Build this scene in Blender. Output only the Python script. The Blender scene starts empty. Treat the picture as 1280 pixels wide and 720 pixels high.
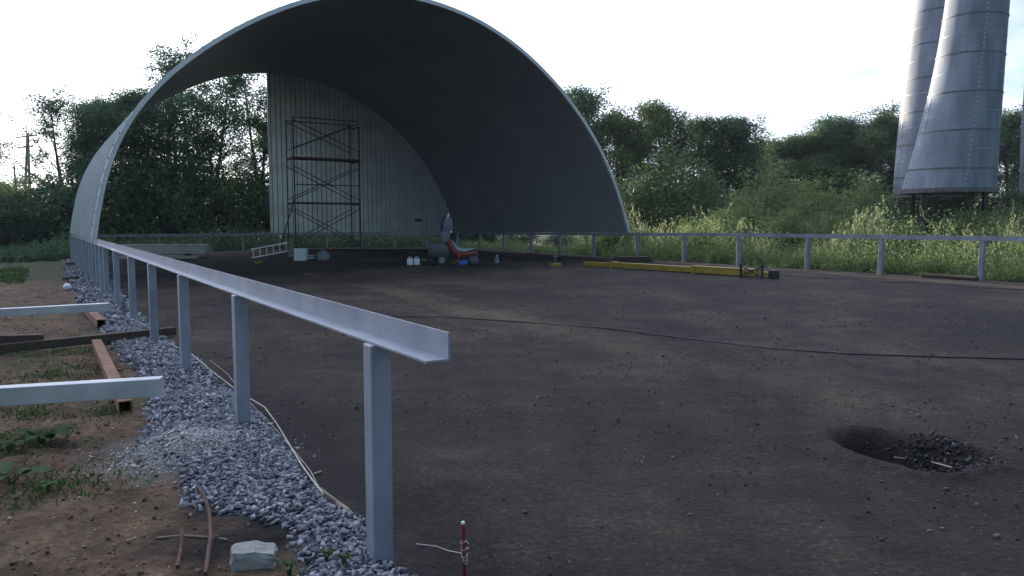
import bpy, bmesh, math, random
import numpy as np
from mathutils import Vector, Matrix
random.seed(7); rng = np.random.default_rng(7)
R = math.radians
S = bpy.context.scene
COL = S.collection

# ------------------------------------------------------------------ camera, sky, sun, exposure
HC = 1.6                       # eye height, metres
F = 950.0; H0 = 279.0          # focal length and horizon row of a 1280x720 frame
PITCH = math.atan((360 - H0) / F)
cam = bpy.data.objects.new('camera', bpy.data.cameras.new('camera')); COL.objects.link(cam)
cam.data.sensor_width = 36; cam.data.lens = F / 1280 * 36
cam.data.clip_start = 0.05; cam.data.clip_end = 3000
cam.location = (0, 0, HC); cam.rotation_euler = (R(90) - PITCH, 0, 0)
S.camera = cam

SUN_AZ = R(-27)                # clockwise from +Y (north)
SUN_EL = R(8.5)
w = bpy.data.worlds.new('World'); S.world = w; w.use_nodes = True
nt = w.node_tree; nt.nodes.clear()
out = nt.nodes.new('ShaderNodeOutputWorld'); bg = nt.nodes.new('ShaderNodeBackground')
sky = nt.nodes.new('ShaderNodeTexSky'); sky.sky_type = 'NISHITA'; sky.sun_disc = False
sky.sun_elevation = SUN_EL; sky.sun_rotation = SUN_AZ
sky.air_density = 1.0; sky.dust_density = 0.6; sky.ozone_density = 2.8
# a thin bright cloud veil over most of the sky, open to blue away from the sun
tc = nt.nodes.new('ShaderNodeTexCoord'); mp = nt.nodes.new('ShaderNodeMapping')
mp.inputs['Scale'].default_value = (1.6, 1.6, 4.5); mp.inputs['Location'].default_value = (3.1, 0.7, 1.9)
no = nt.nodes.new('ShaderNodeTexNoise'); no.inputs['Scale'].default_value = 2.3; no.inputs['Detail'].default_value = 6; no.inputs['Roughness'].default_value = 0.55
dt = nt.nodes.new('ShaderNodeVectorMath'); dt.operation = 'DOT_PRODUCT'
dt.inputs[1].default_value = (math.sin(SUN_AZ) * math.cos(SUN_EL), math.cos(SUN_AZ) * math.cos(SUN_EL), math.sin(SUN_EL))
ad = nt.nodes.new('ShaderNodeMath'); ad.operation = 'MULTIPLY_ADD'; ad.inputs[1].default_value = 0.58
cr = nt.nodes.new('ShaderNodeValToRGB')
e = cr.color_ramp.elements; e.new(0.5)
for q, (ps, vl) in enumerate(((0.775, 0.04), (0.90, 0.36), (1.02 - .02, 0.85))): e[q].position = ps; e[q].color = (vl, vl, vl, 1)
mx = nt.nodes.new('ShaderNodeMixRGB'); mx.inputs['Color2'].default_value = (11.6, 12.3, 15.0, 1)
bg.inputs['Strength'].default_value = 0.085
L = nt.links.new
L(tc.outputs['Generated'], mp.inputs['Vector']); L(mp.outputs[0], no.inputs['Vector']); L(tc.outputs['Generated'], dt.inputs[0])
sz = nt.nodes.new('ShaderNodeSeparateXYZ'); a2 = nt.nodes.new('ShaderNodeMath'); a2.operation = 'MULTIPLY_ADD'; a2.inputs[1].default_value = 0.42
L(tc.outputs['Generated'], sz.inputs[0]); L(sz.outputs['Z'], a2.inputs[0]); a3 = nt.nodes.new('ShaderNodeMath'); a3.operation = 'MULTIPLY_ADD'; a3.inputs[1].default_value = 0.55; a3.inputs[2].default_value = 0.235
L(no.outputs['Fac'], a3.inputs[0]); L(a3.outputs[0], a2.inputs[2])
L(dt.outputs['Value'], ad.inputs[0]); L(a2.outputs[0], ad.inputs[2]); L(ad.outputs[0], cr.inputs[0]); L(cr.outputs[0], mx.inputs['Fac'])
L(sky.outputs[0], mx.inputs['Color1']); L(mx.outputs[0], bg.inputs['Color']); L(bg.outputs[0], out.inputs['Surface'])

sun = bpy.data.objects.new('sun', bpy.data.lights.new('sun', 'SUN')); COL.objects.link(sun)
sun.data.energy = 5.0; sun.data.angle = R(0.6); sun.data.color = (1.0, 0.86, 0.68)
sd = Vector((math.sin(SUN_AZ) * math.cos(SUN_EL), math.cos(SUN_AZ) * math.cos(SUN_EL), math.sin(SUN_EL)))
sun.rotation_euler = sd.to_track_quat('Z', 'Y').to_euler(); sun.location = (-30, 30, 40)
S.view_settings.view_transform = 'Standard'; S.view_settings.look = 'None'
S.view_settings.gamma = 1; S.view_settings.use_curve_mapping = False
S.view_settings.exposure = 1.15

# ------------------------------------------------------------------ geometry helpers
def ray(x, y):
    c = ((x - 640) / F, 1.0, -(y - 360) / F); cp, sp = math.cos(PITCH), math.sin(PITCH)
    return np.array([c[0], cp * c[1] + sp * c[2], -sp * c[1] + cp * c[2]])
def gnd(x, y, z=0.0):
    r = ray(x, y); t = (z - HC) / r[2]; return np.array([0, 0, HC]) + r * t
def at(x, y, d):                               # point seen at pixel x, y and depth d
    r = ray(x, y); return np.array([0, 0, HC]) + r * (d / r[1])
_r = ray(40, H0); AX = _r[:2] / np.hypot(*_r[:2]); NX = np.array([AX[1], -AX[0]])
YAW = math.atan2(-AX[0], AX[1])               # turns local +Y onto the yard's long axis
def W(n, s, z=0.0): p = AX * s + NX * n; return (p[0], p[1], z)
def ns(p): return float(np.dot(p[:2], NX)), float(np.dot(p[:2], AX))
def s_on(px, n): r = ray(px, 330); t = n / np.dot(r[:2], NX); return float(np.dot(r[:2] * t, AX))
def n_on(px, s): r = ray(px, 330); t = s / np.dot(r[:2], AX); return float(np.dot(r[:2] * t, NX))

def vnoise(x, y, seed=0):
    xi = np.floor(x).astype(np.int64); yi = np.floor(y).astype(np.int64); fx = x - xi; fy = y - yi
    fx = fx * fx * (3 - 2 * fx); fy = fy * fy * (3 - 2 * fy)
    def h(a, b):
        v = (a * 374761393 + b * 668265263 + seed * 1442695041) & 0x7fffffff
        v = ((v ^ (v >> 13)) * 1274126177) & 0x7fffffff
        return ((v ^ (v >> 16)) & 0xffff) / 65535.0
    return (h(xi, yi) * (1 - fx) + h(xi + 1, yi) * fx) * (1 - fy) + (h(xi, yi + 1) * (1 - fx) + h(xi + 1, yi + 1) * fx) * fy
def fbm(x, y, o=4, seed=0):
    r = 0; a = 0.5
    for k in range(o): r = r + a * (vnoise(x, y, seed + k) - 0.5); x = x * 2.03; y = y * 2.03; a *= 0.5
    return r
def sst(a, b, x): t = np.clip((x - a) / (b - a), 0, 1); return t * t * (3 - 2 * t)

class MB:
    def __init__(s): s.v = []; s.f = []
    def add(s, vs, fs):
        o = len(s.v); s.v += [tuple(map(float, q)) for q in vs]; s.f += [tuple(i + o for i in q) for q in fs]; return s
    def box(s, c, d, rot=None, bev=0.0):
        bm = bmesh.new(); bmesh.ops.create_cube(bm, size=1)
        for v in bm.verts: v.co = Vector((v.co.x * d[0], v.co.y * d[1], v.co.z * d[2]))
        if bev: bmesh.ops.bevel(bm, geom=bm.edges[:], offset=bev, segments=2, profile=0.5, affect='EDGES')
        M = rot if rot else Matrix.Identity(3); c = Vector(c)
        bm.verts.index_update()
        vs = [M @ v.co + c for v in bm.verts]; fs = [[v.index for v in f.verts] for f in bm.faces]; bm.free()
        return s.add(vs, fs)
    def bar(s, p, q, wd, ht, bev=0.0, up=(0, 0, 1)):      # box from p to q
        p = Vector(p); q = Vector(q); d = q - p; y = d.normalized(); x = y.cross(Vector(up)).normalized(); z = x.cross(y)
        M = Matrix((x, y, z)).transposed()
        return s.box((p + q) / 2, (wd, d.length, ht), M, bev)
    def tube(s, pts, r, n=8, cap=True):
        pts = [Vector(p) for p in pts]; rs = r if hasattr(r, '__len__') else [r] * len(pts)
        vs = []; fs = []; up = Vector((0.13, 0.21, 1)).normalized(); px = None
        for i, p in enumerate(pts):
            d = (pts[min(i + 1, len(pts) - 1)] - pts[max(i - 1, 0)]).normalized()
            x = d.cross(up) if px is None else px - d * px.dot(d)
            if x.length < 1e-4: x = d.cross(Vector((1, 0, 0)))
            x.normalize(); px = x; y = d.cross(x)
            for k in range(n):
                t = 2 * math.pi * k / n; vs.append(p + (x * math.cos(t) + y * math.sin(t)) * rs[i])
        for i in range(len(pts) - 1):
            for k in range(n): fs.append((i * n + k, i * n + (k + 1) % n, (i + 1) * n + (k + 1) % n, (i + 1) * n + k))
        if cap: fs.append(tuple(range(n - 1, -1, -1))); fs.append(tuple((len(pts) - 1) * n + k for k in range(n)))
        return s.add(vs, fs)
    def lathe(s, prof, c=(0, 0, 0), n=20, axis='z'):
        vs = []; fs = []
        for (r, z) in prof:
            for k in range(n):
                t = 2 * math.pi * k / n; p = (r * math.cos(t), r * math.sin(t), z)
                if axis == 'x': p = (p[2], p[0], p[1])
                if axis == 'y': p = (p[0], p[2], p[1])
                vs.append((p[0] + c[0], p[1] + c[1], p[2] + c[2]))
        for i in range(len(prof) - 1):
            for k in range(n): fs.append((i * n + k, i * n + (k + 1) % n, (i + 1) * n + (k + 1) % n, (i + 1) * n + k))
        return s.add(vs, fs)
    def build(s, name, m, parent=None, smooth=False, loc=None):
        me = bpy.data.meshes.new(name); me.from_pydata(s.v, [], s.f); me.validate(); me.update()
        if smooth: me.shade_smooth() if hasattr(me, 'shade_smooth') else None
        if smooth is True and hasattr(me, 'set_sharp_from_angle'): me.set_sharp_from_angle(angle=R(40))
        me.materials.append(m); o = bpy.data.objects.new(name, me); COL.objects.link(o)
        if parent: o.parent = parent
        if loc is not None: o.location = loc
        return o
def npmesh(name, v, f, m, parent=None, fs=None):           # fast mesh from arrays; f is (N, k)
    me = bpy.data.meshes.new(name); k = f.shape[1]
    me.vertices.add(len(v)); me.vertices.foreach_set('co', np.asarray(v, np.float32).ravel())
    me.loops.add(f.size); me.loops.foreach_set('vertex_index', f.astype(np.int32).ravel())
    me.polygons.add(len(f)); me.polygons.foreach_set('loop_start', np.arange(0, f.size, k, dtype=np.int32))
    me.update(calc_edges=True); me.validate(); me.materials.append(m)
    o = bpy.data.objects.new(name, me); COL.objects.link(o)
    if parent: o.parent = parent
    return o
def tag(o, label=None, cat=None, group=None, kind=None):
    if label: o['label'] = label
    if cat: o['category'] = cat
    if group: o['group'] = group
    if kind: o['kind'] = kind
    return o
def thing(name, label, cat, loc=(0, 0, 0), rz=0.0, group=None):
    o = bpy.data.objects.new(name, None); COL.objects.link(o); o.empty_display_size = 0.2
    o.location = loc; o.rotation_euler = (0, 0, rz); return tag(o, label, cat, group)
def dup(root, loc, rz=0.0, sc=None, label=None, group=None):
    r = root.copy(); COL.objects.link(r); r.location = loc; r.rotation_euler = (0, 0, rz)
    if sc is not None: r.scale = sc if hasattr(sc, '__len__') else (sc,) * 3
    if label: r['label'] = label
    if group: r['group'] = group
    for ch in list(root.children):
        c = ch.copy(); COL.objects.link(c); c.parent = r
        for g in list(ch.children): d = g.copy(); COL.objects.link(d); d.parent = c
    return r

# ------------------------------------------------------------------ materials
def mat(name, c1, c2=None, scale=3.0, rough=0.6, metal=0.0, bump=0.0, bscale=40.0, stretch=(1, 1, 1), lo=0.35, hi=0.65, detail=5, rvar=0.0):
    m = bpy.data.materials.new(name); m.use_nodes = True; t = m.node_tree; b = t.nodes['Principled BSDF']
    b.inputs['Roughness'].default_value = rough; b.inputs['Metallic'].default_value = metal
    b.inputs['Base Color'].default_value = (*c1, 1)
    co = t.nodes.new('ShaderNodeTexCoord'); ma = t.nodes.new('ShaderNodeMapping'); ma.inputs['Scale'].default_value = stretch
    t.links.new(co.outputs['Object'], ma.inputs['Vector'])
    if c2:
        n = t.nodes.new('ShaderNodeTexNoise'); n.inputs['Scale'].default_value = scale; n.inputs['Detail'].default_value = detail
        r = t.nodes.new('ShaderNodeValToRGB'); r.color_ramp.elements[0].position = lo; r.color_ramp.elements[1].position = hi
        r.color_ramp.elements[0].color = (*c1, 1); r.color_ramp.elements[1].color = (*c2, 1)
        t.links.new(ma.outputs[0], n.inputs['Vector']); t.links.new(n.outputs['Fac'], r.inputs[0]); t.links.new(r.outputs[0], b.inputs['Base Color'])
        if rvar:
            mr = t.nodes.new('ShaderNodeMapRange'); mr.inputs['To Min'].default_value = rough - rvar; mr.inputs['To Max'].default_value = rough + rvar
            t.links.new(n.outputs['Fac'], mr.inputs['Value']); t.links.new(mr.outputs[0], b.inputs['Roughness'])
    if bump:
        n2 = t.nodes.new('ShaderNodeTexNoise'); n2.inputs['Scale'].default_value = bscale; n2.inputs['Detail'].default_value = 4
        bu = t.nodes.new('ShaderNodeBump'); bu.inputs['Strength'].default_value = bump; bu.inputs['Distance'].default_value = 0.02
        t.links.new(ma.outputs[0], n2.inputs['Vector']); t.links.new(n2.outputs['Fac'], bu.inputs['Height']); t.links.new(bu.outputs[0], b.inputs['Normal'])
    return m
def island_mat(name, cols, rough=0.7, trans=0.0, spec=0.3):     # colour varies from leaf to leaf / stone to stone
    m = bpy.data.materials.new(name); m.use_nodes = True; t = m.node_tree; b = t.nodes['Principled BSDF']
    g = t.nodes.new('ShaderNodeNewGeometry'); r = t.nodes.new('ShaderNodeValToRGB'); e = r.color_ramp.elements
    while len(e) < len(cols): e.new(0.5)
    for i, c in enumerate(cols): e[i].position = i / max(1, len(cols) - 1); e[i].color = (*c, 1)
    t.links.new(g.outputs['Random Per Island'], r.inputs[0]); t.links.new(r.outputs[0], b.inputs['Base Color'])
    b.inputs['Roughness'].default_value = rough; b.inputs['Specular IOR Level'].default_value = spec
    if trans:
        tr = t.nodes.new('ShaderNodeBsdfTranslucent'); t.links.new(r.outputs[0], tr.inputs['Color'])
        mi = t.nodes.new('ShaderNodeMixShader'); mi.inputs[0].default_value = trans
        t.links.new(b.outputs[0], mi.inputs[1]); t.links.new(tr.outputs[0], mi.inputs[2])
        t.links.new(mi.outputs[0], t.nodes['Material Output'].inputs['Surface'])
    return m
M = {}
M['paint'] = mat('grey_primer_paint', (0.16, 0.185, 0.235), (0.26, 0.29, 0.35), 3.5, 0.45, 0.0, 0.08, 70, (1, 1, .6), lo=0.28, hi=0.62, detail=9, rvar=0.15)
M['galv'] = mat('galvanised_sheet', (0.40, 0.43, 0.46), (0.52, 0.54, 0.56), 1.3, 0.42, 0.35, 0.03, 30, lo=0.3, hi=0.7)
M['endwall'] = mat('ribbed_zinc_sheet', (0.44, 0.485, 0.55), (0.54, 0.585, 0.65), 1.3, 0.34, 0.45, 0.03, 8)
M['shell_shaded'] = mat('shaded_hangar_sheet', (0.25, 0.262, 0.30), (0.29, 0.302, 0.34), 0.35, 0.55, 0.15, 0.0)  # same hangar sheet coloured darker, interior shade put into the base colour
M['silo'] = mat('silo_sheet', (0.11, 0.138, 0.18), (0.20, 0.24, 0.30), 1.6, 0.72, 0.05, 0.06, 14, (1.6, 1.6, 0.35), lo=0.3, hi=0.7)
def seam_mat():
    m = mat('riveted_seam', (0.2, 0.24, 0.29), None, rough=0.5, metal=0.3); t = m.node_tree; g = t.nodes.new('ShaderNodeNewGeometry'); x = t.nodes.new('ShaderNodeSeparateXYZ'); w_ = t.nodes.new('ShaderNodeMath'); w_.operation = 'PINGPONG'; w_.inputs[1].default_value = .09
    r = t.nodes.new('ShaderNodeValToRGB'); r.color_ramp.elements[0].position = .03; r.color_ramp.elements[1].position = .05; r.color_ramp.elements[0].color = (.27, .31, .35, 1); r.color_ramp.elements[1].color = (.15, .18, .22, 1)
    t.links.new(g.outputs['Position'], x.inputs[0]); t.links.new(x.outputs['Z'], w_.inputs[0]); t.links.new(w_.outputs[0], r.inputs[0]); t.links.new(r.outputs[0], t.nodes['Principled BSDF'].inputs['Base Color']); return m
M['boltseam'] = seam_mat()
M['siloring'] = mat('silo_ring_steel', (0.10, 0.11, 0.12), (0.17, 0.17, 0.17), 6, 0.6, 0.4)
M['silolap'] = mat('silo_lap_edge', (0.22, 0.26, 0.30), (0.36, 0.40, 0.44), 2.5, 0.5, 0.2, lo=.45, hi=.6)
M['dark_steel'] = mat('dark_scaffold_steel', (0.025, 0.026, 0.03), (0.06, 0.045, 0.04), 8, 0.6, 0.5)
M['wood_dark'] = mat('dark_timber', (0.045, 0.032, 0.024), (0.085, 0.062, 0.045), 5, 0.85, 0, 0.4, 30, (6, 1, 6))
M['wood_pale'] = mat('pale_wood', (0.20, 0.165, 0.12), (0.30, 0.25, 0.185), 6, 0.8)
M['wood_post'] = mat('weathered_pole_wood', (0.14, 0.12, 0.10), (0.22, 0.19, 0.16), 4, 0.9)
M['rust'] = mat('rusty_steel', (0.12, 0.055, 0.03), (0.23, 0.125, 0.075), 9, 0.8, 0.1, 0.25, 60)
M['rust_dark'] = mat('dark_hollow', (0.012, 0.010, 0.010))
M['rebar'] = mat('rusty_rebar', (0.055, 0.032, 0.026), (0.12, 0.06, 0.042), 20, 0.8, 0.2, 0.3, 120)
M['white'] = mat('white_plastic', (0.62, 0.66, 0.70), (0.74, 0.76, 0.78), 5, 0.5)
M['alu'] = mat('aluminium', (0.55, 0.58, 0.62), (0.66, 0.68, 0.70), 6, 0.35, 0.5)
M['beamwhite'] = mat('pale_zinc_beam', (0.31, 0.335, 0.365), (0.46, 0.48, 0.51), 4.5, 0.4, 0.15, 0.05, 40, lo=0.3, hi=0.7)
M['yellow'] = mat('yellow_paint', (0.20, 0.15, 0.02), (0.30, 0.225, 0.025), 3, 0.5, 0, 0.05, 50)
M['black'] = mat('black_rubber', (0.012, 0.012, 0.013), (0.022, 0.022, 0.024), 9, 0.6)
M['red'] = mat('red_paint', (0.17, 0.018, 0.02), (0.24, 0.028, 0.028), 4, 0.45)
M['orange'] = mat('orange_paint', (0.30, 0.07, 0.02), (0.38, 0.10, 0.03), 4, 0.5)
M['blue'] = mat('blue_plastic', (0.02, 0.09, 0.42), (0.03, 0.12, 0.52), 4, 0.4)
M['seat'] = mat('pale_green_grey_vinyl', (0.24, 0.32, 0.32), (0.32, 0.40, 0.39), 4, 0.6)
M['screen'] = mat('grey_screen_plastic', (0.10, 0.10, 0.15), (0.14, 0.14, 0.19), 4, 0.5)
M['darkgrey'] = mat('dark_grey_plastic', (0.05, 0.055, 0.065), (0.08, 0.085, 0.095), 5, 0.6)
M['sack'] = mat('grey_cloth', (0.16, 0.19, 0.21), (0.24, 0.27, 0.28), 5, 0.9, 0, 0.3, 20)
M['string'] = mat('pale_twine', (0.42, 0.39, 0.34), (0.55, 0.52, 0.46), 20, 0.9)
M['rock'] = mat('grey_rock', (0.17, 0.18, 0.175), (0.27, 0.28, 0.27), 6, 0.85, 0, 0.5, 25)
M['bark'] = mat('bark', (0.045, 0.038, 0.032), (0.08, 0.07, 0.06), 6, 0.95, 0, 0.5, 20)
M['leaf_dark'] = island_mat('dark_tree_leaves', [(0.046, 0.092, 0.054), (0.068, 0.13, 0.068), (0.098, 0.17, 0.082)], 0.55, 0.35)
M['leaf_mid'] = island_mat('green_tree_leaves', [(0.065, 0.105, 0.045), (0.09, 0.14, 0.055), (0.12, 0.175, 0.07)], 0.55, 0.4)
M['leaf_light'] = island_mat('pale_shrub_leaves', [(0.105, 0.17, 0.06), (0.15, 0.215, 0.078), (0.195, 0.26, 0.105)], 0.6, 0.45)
M['weed'] = island_mat('tall_weed_leaves', [(0.22, 0.27, 0.12), (0.34, 0.38, 0.19), (0.48, 0.50, 0.30)], 0.65, 0.5)
M['grass'] = island_mat('grass_blades', [(0.035, 0.075, 0.018), (0.055, 0.11, 0.028), (0.085, 0.14, 0.04)], 0.6, 0.25)
M['burdock'] = island_mat('broad_leaves', [(0.035, 0.07, 0.028), (0.05, 0.09, 0.036), (0.065, 0.10, 0.045)], 0.8, 0.2, 0.15)
M['stone'] = island_mat('crushed_blue_stone', [(0.035, 0.04, 0.055), (0.095, 0.108, 0.135), (0.165, 0.182, 0.215), (0.32, 0.34, 0.37)], 0.75)
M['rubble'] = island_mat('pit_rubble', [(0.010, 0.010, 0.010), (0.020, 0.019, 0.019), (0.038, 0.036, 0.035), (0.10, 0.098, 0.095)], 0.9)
M['grit'] = island_mat('pale_grit', [(0.20, 0.21, 0.215), (0.33, 0.34, 0.345), (0.45, 0.46, 0.46)], 0.9)
M['clod'] = island_mat('soil_clods', [(0.05, 0.031, 0.018), (0.085, 0.054, 0.032), (0.12, 0.08, 0.05), (0.15, 0.105, 0.07), (0.42, 0.38, 0.34)], 0.95)
M['pebble'] = island_mat('yard_pebbles', [(0.02, 0.017, 0.016), (0.045, 0.036, 0.032), (0.08, 0.068, 0.06), (0.17, 0.155, 0.145)], 0.9)

# ground: colour by zone (soil, gravel, grit, grass, dark earth and pit, otherwise the dark yard)
def ground_mat():
    m = bpy.data.materials.new('ground'); m.use_nodes = True; t = m.node_tree; N = t.nodes; K = t.links.new; b = N['Principled BSDF']
    geo = N.new('ShaderNodeNewGeometry')
    def noise(sc, det=5, st=None):
        n = N.new('ShaderNodeTexNoise'); n.inputs['Scale'].default_value = sc; n.inputs['Detail'].default_value = det; n.inputs['Roughness'].default_value = 0.62
        if st:
            mpn = N.new('ShaderNodeMapping'); mpn.inputs['Scale'].default_value = st; mpn.inputs['Rotation'].default_value = (0, 0, -YAW)
            K(geo.outputs['Position'], mpn.inputs['Vector']); K(mpn.outputs[0], n.inputs['Vector'])
        else: K(geo.outputs['Position'], n.inputs['Vector'])
        return n.outputs['Fac']
    def ramp(f, cols):
        r = N.new('ShaderNodeValToRGB'); e = r.color_ramp.elements
        while len(e) < len(cols): e.new(0.5)
        for i, (p, c) in enumerate(cols): e[i].position = p; e[i].color = (*c, 1)
        K(f, r.inputs[0]); return r.outputs[0]
    def mix(f, a, c, bt='MIX'):
        x = N.new('ShaderNodeMixRGB'); x.blend_type = bt
        if isinstance(f, float): x.inputs[0].default_value = f
        else: K(f, x.inputs[0])
        K(a, x.inputs[1]); K(c, x.inputs[2]); return x.outputs[0]
    def attr(nm): a = N.new('ShaderNodeAttribute'); a.attribute_name = nm; return a.outputs['Fac']
    big = noise(0.35, 6); mid = noise(2.6, 7); fine = noise(27, 6); vfine = noise(140, 2); streak = noise(0.9, 5, (1.0, 0.10, 1))
    yard = ramp(big, [(0.33, (0.0155, 0.0132, 0.0116)), (0.50, (0.029, 0.0243, 0.0203)), (0.66, (0.056, 0.0455, 0.037))])
    yard = mix(0.8, yard, ramp(mid, [(0.28, (0.42, 0.42, 0.44)), (0.5, (0.95, 0.95, 0.95)), (0.72, (1.65, 1.55, 1.42))]), 'MULTIPLY')
    yard = mix(0.6, yard, ramp(streak, [(0.36, (0.62, 0.62, 0.64)), (0.64, (1.30, 1.27, 1.22))]), 'MULTIPLY')
    tr2 = noise(1.4, 4, (0.07, 1.0, 1)); yard = mix(0.45, yard, ramp(tr2, [(0.34, (0.60, 0.60, 0.62)), (0.5, (1.0, 1.0, 1.0)), (0.66, (1.2, 1.18, 1.14))]), 'MULTIPLY')  # crosswise streaks: track marks plus long shadow lines put into the yard colour
    yard = mix(0.8, yard, ramp(fine, [(0.3, (0.40, 0.40, 0.40)), (0.55, (1.1, 1.1, 1.1)), (0.72, (2.6, 2.5, 2.4))]), 'MULTIPLY')
    soil = ramp(mid, [(0.3, (0.040, 0.026, 0.016)), (0.5, (0.095, 0.063, 0.038)), (0.72, (0.165, 0.113, 0.070))])
    soil = mix(0.85, soil, ramp(fine, [(0.3, (0.42, 0.42, 0.42)), (0.55, (1.05, 1.05, 1.05)), (0.72, (1.7, 1.65, 1.6))]), 'MULTIPLY')
    grav = ramp(fine, [(0.3, (0.035, 0.04, 0.05)), (0.7, (0.11, 0.12, 0.14))])
    grit = ramp(vfine, [(0.3, (0.16, 0.17, 0.17)), (0.7, (0.30, 0.31, 0.31))])
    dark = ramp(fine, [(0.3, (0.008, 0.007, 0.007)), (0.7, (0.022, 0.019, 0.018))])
    gras = ramp(mid, [(0.3, (0.028, 0.036, 0.015)), (0.7, (0.055, 0.065, 0.028))])
    c = mix(attr('soil'), yard, soil); c = mix(attr('grass'), c, gras); c = mix(attr('gravel'), c, grav); c = mix(attr('grit'), c, grit); c = mix(attr('dark'), c, dark)
    K(c, b.inputs['Base Color']); b.inputs['Roughness'].default_value = 0.93; b.inputs['Specular IOR Level'].default_value = 0.25
    b1 = N.new('ShaderNodeBump'); b1.inputs['Strength'].default_value = 0.9; b1.inputs['Distance'].default_value = 0.03; K(fine, b1.inputs['Height'])
    b2 = N.new('ShaderNodeBump'); b2.inputs['Strength'].default_value = 0.5; b2.inputs['Distance'].default_value = 0.012; K(vfine, b2.inputs['Height']); K(b1.outputs[0], b2.inputs['Normal'])
    K(b2.outputs[0], b.inputs['Normal']); return m
M['ground'] = ground_mat()

# ------------------------------------------------------------------ the ground
bl = [(400, 724), (388, 700), (362, 675), (300, 655), (240, 642), (226, 600), (186, 580), (178, 550), (186, 520), (196, 490), (152, 450), (132, 420), (119, 400), (98, 380), (86, 350), (80, 330)]
br = [(520, 724), (474, 690), (450, 650), (405, 620), (360, 560), (325, 520), (290, 490), (250, 455), (215, 430), (180, 400), (160, 380), (140, 350), (128, 330)]
def curve(pp):
    q = sorted([ns(gnd(*p))[::-1] for p in pp]); return np.array([a for a, _ in q]), np.array([b_ for _, b_ in q])
BLs, BLn = curve(bl); BRs, BRn = curve(br)
def gl(s): return np.interp(s, BLs, BLn, left=BLn[0] - 0.1)
def gr(s): return np.interp(s, BRs, BRn, left=BRn[0])
PIT = np.array(ns(gnd(1103, 550, 0.05))); PIT2 = np.array(ns(gnd(1160, 562, 0.05)))
GRIT = np.array(ns(gnd(240, 566)))
def in_gravel(n, s):
    wob = 0.16 * fbm(n * 3 + 9, s * 3, 3, 5)
    return sst(-0.06, 0.08, n - gl(s) + wob) * sst(-0.05, 0.06, gr(s) - n + wob) * sst(46, 40, s)
def pit_d(n, s):
    a, b_ = n - PIT[0], s - PIT[1]
    w0 = 1 + 0.9 * fbm(n * 3.0, s * 3.0, 4, 31)
    d1 = np.hypot(a / 0.32, b_ / 0.38) * w0
    a, b_ = n - PIT2[0], s - PIT2[1]
    d2 = np.hypot(a / 0.37, b_ / 0.34) * w0
    return d1, d2
def height(n, s):
    n = np.asarray(n, float); s = np.asarray(s, float)
    z = 0.22 * sst(2.5, 17, n)
    z = z + 0.24 * sst(18, 35, s) * sst(1.4, 3.5, n) * (1 - 0.75 * sst(10, 18, n))
    z = z + 0.05 * fbm(n * 0.25, s * 0.25, 3, 3) * sst(0.5, 4, np.abs(n - 1.3))
    yd = sst(1.4, 2.0, n)
    z = z + (0.018 * fbm(n * 1.6, s * 1.6, 4, 11) + 0.010 * fbm(n * 9, s * 9, 3, 12)) * yd
    so = 1 - sst(-0.2, 0.5, n - gl(s))
    z = z + (0.10 * fbm(n * 1.3, s * 1.3, 4, 21) + 0.07 * fbm(n * 6, s * 6, 4, 22) + 0.035 * fbm(n * 14, s * 14, 2, 23)) * so
    z = z + 0.035 * in_gravel(n, s) * (1 + fbm(n * 2, s * 2, 3, 41))
    z = z + 0.10 * np.exp(-(((n - GRIT[0]) / 0.38) ** 2 + ((s - GRIT[1]) / 0.40) ** 2) * 1.2)
    d1, d2 = pit_d(n, s)
    z = z - np.maximum(0.30 * (1 - sst(0.35, 1.0, d1)), 0.16 * (1 - sst(0.3, 1.05, d2)))
    z = z + 0.03 * np.exp(-((np.minimum(d1, d2) - 1.18) / 0.2) ** 2)
    dk = np.exp(-((n - gr(s) - 0.25) / 0.22) ** 2) * sst(9.5, 7, s)
    z = z - 0.07 * dk
    return z
def axis(lo, a, b_, st, hi, g=1.12):
    mid = list(np.arange(a, b_, st)); d = st; up = [b_]
    while up[-1] < hi: d *= g; up.append(up[-1] + d)
    d = st; dn = [a]
    while dn[-1] > lo: d *= g; dn.append(dn[-1] - d)
    return np.array(dn[:0:-1] + mid + up)
an = axis(-700, -4.5, 8.0, 0.04, 900); as_ = axis(-60, 0.8, 12.0, 0.04, 1200)
NN, SS = np.meshgrid(an, as_)
ZZ = height(NN, SS)
XY = NN[..., None] * NX + SS[..., None] * AX
v = np.concatenate([XY, ZZ[..., None]], -1).reshape(-1, 3)
nn_, ms = len(an), len(as_)
ii = np.arange((ms - 1) * nn_).reshape(ms - 1, nn_)[:, :-1].ravel()
gf = np.stack([ii, ii + 1, ii + 1 + nn_, ii + nn_], 1)
ground = npmesh('ground', v, gf, M['ground']); ground['kind'] = 'structure'
ground.data.shade_smooth()
ing = in_gravel(NN, SS)
soilm = 1 - sst(-0.05, 0.15, NN - gl(SS) + 0.3 * fbm(NN * 2, SS * 2, 3, 51))
edge = 20.1 + 0.9 * fbm(NN * 0, SS * 0.8, 3, 61)
beyond = np.maximum(sst(0, 0.9, NN - edge), sst(38.0, 39.5, SS + 2 * fbm(NN * .5, SS * .5, 3, 62)))
gpat = sst(0.08, 0.14, fbm(NN * 1.1 + 3, SS * 1.1, 6, 71)) * sst(3.5, 6, SS) * soilm * 0.55
far_l = sst(24, 26, SS + 3 * fbm(NN * .6, SS * .6, 3, 72)) * soilm
grassm = np.clip(np.maximum(np.maximum(beyond, gpat), far_l), 0, 1)
gritm = np.clip(1.4 * np.exp(-(((NN - GRIT[0]) / 0.46) ** 2 + ((SS - GRIT[1]) / 0.44) ** 2)) + .5 * fbm(NN * 6, SS * 6, 3, 73) - .1, 0, 1)
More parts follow.
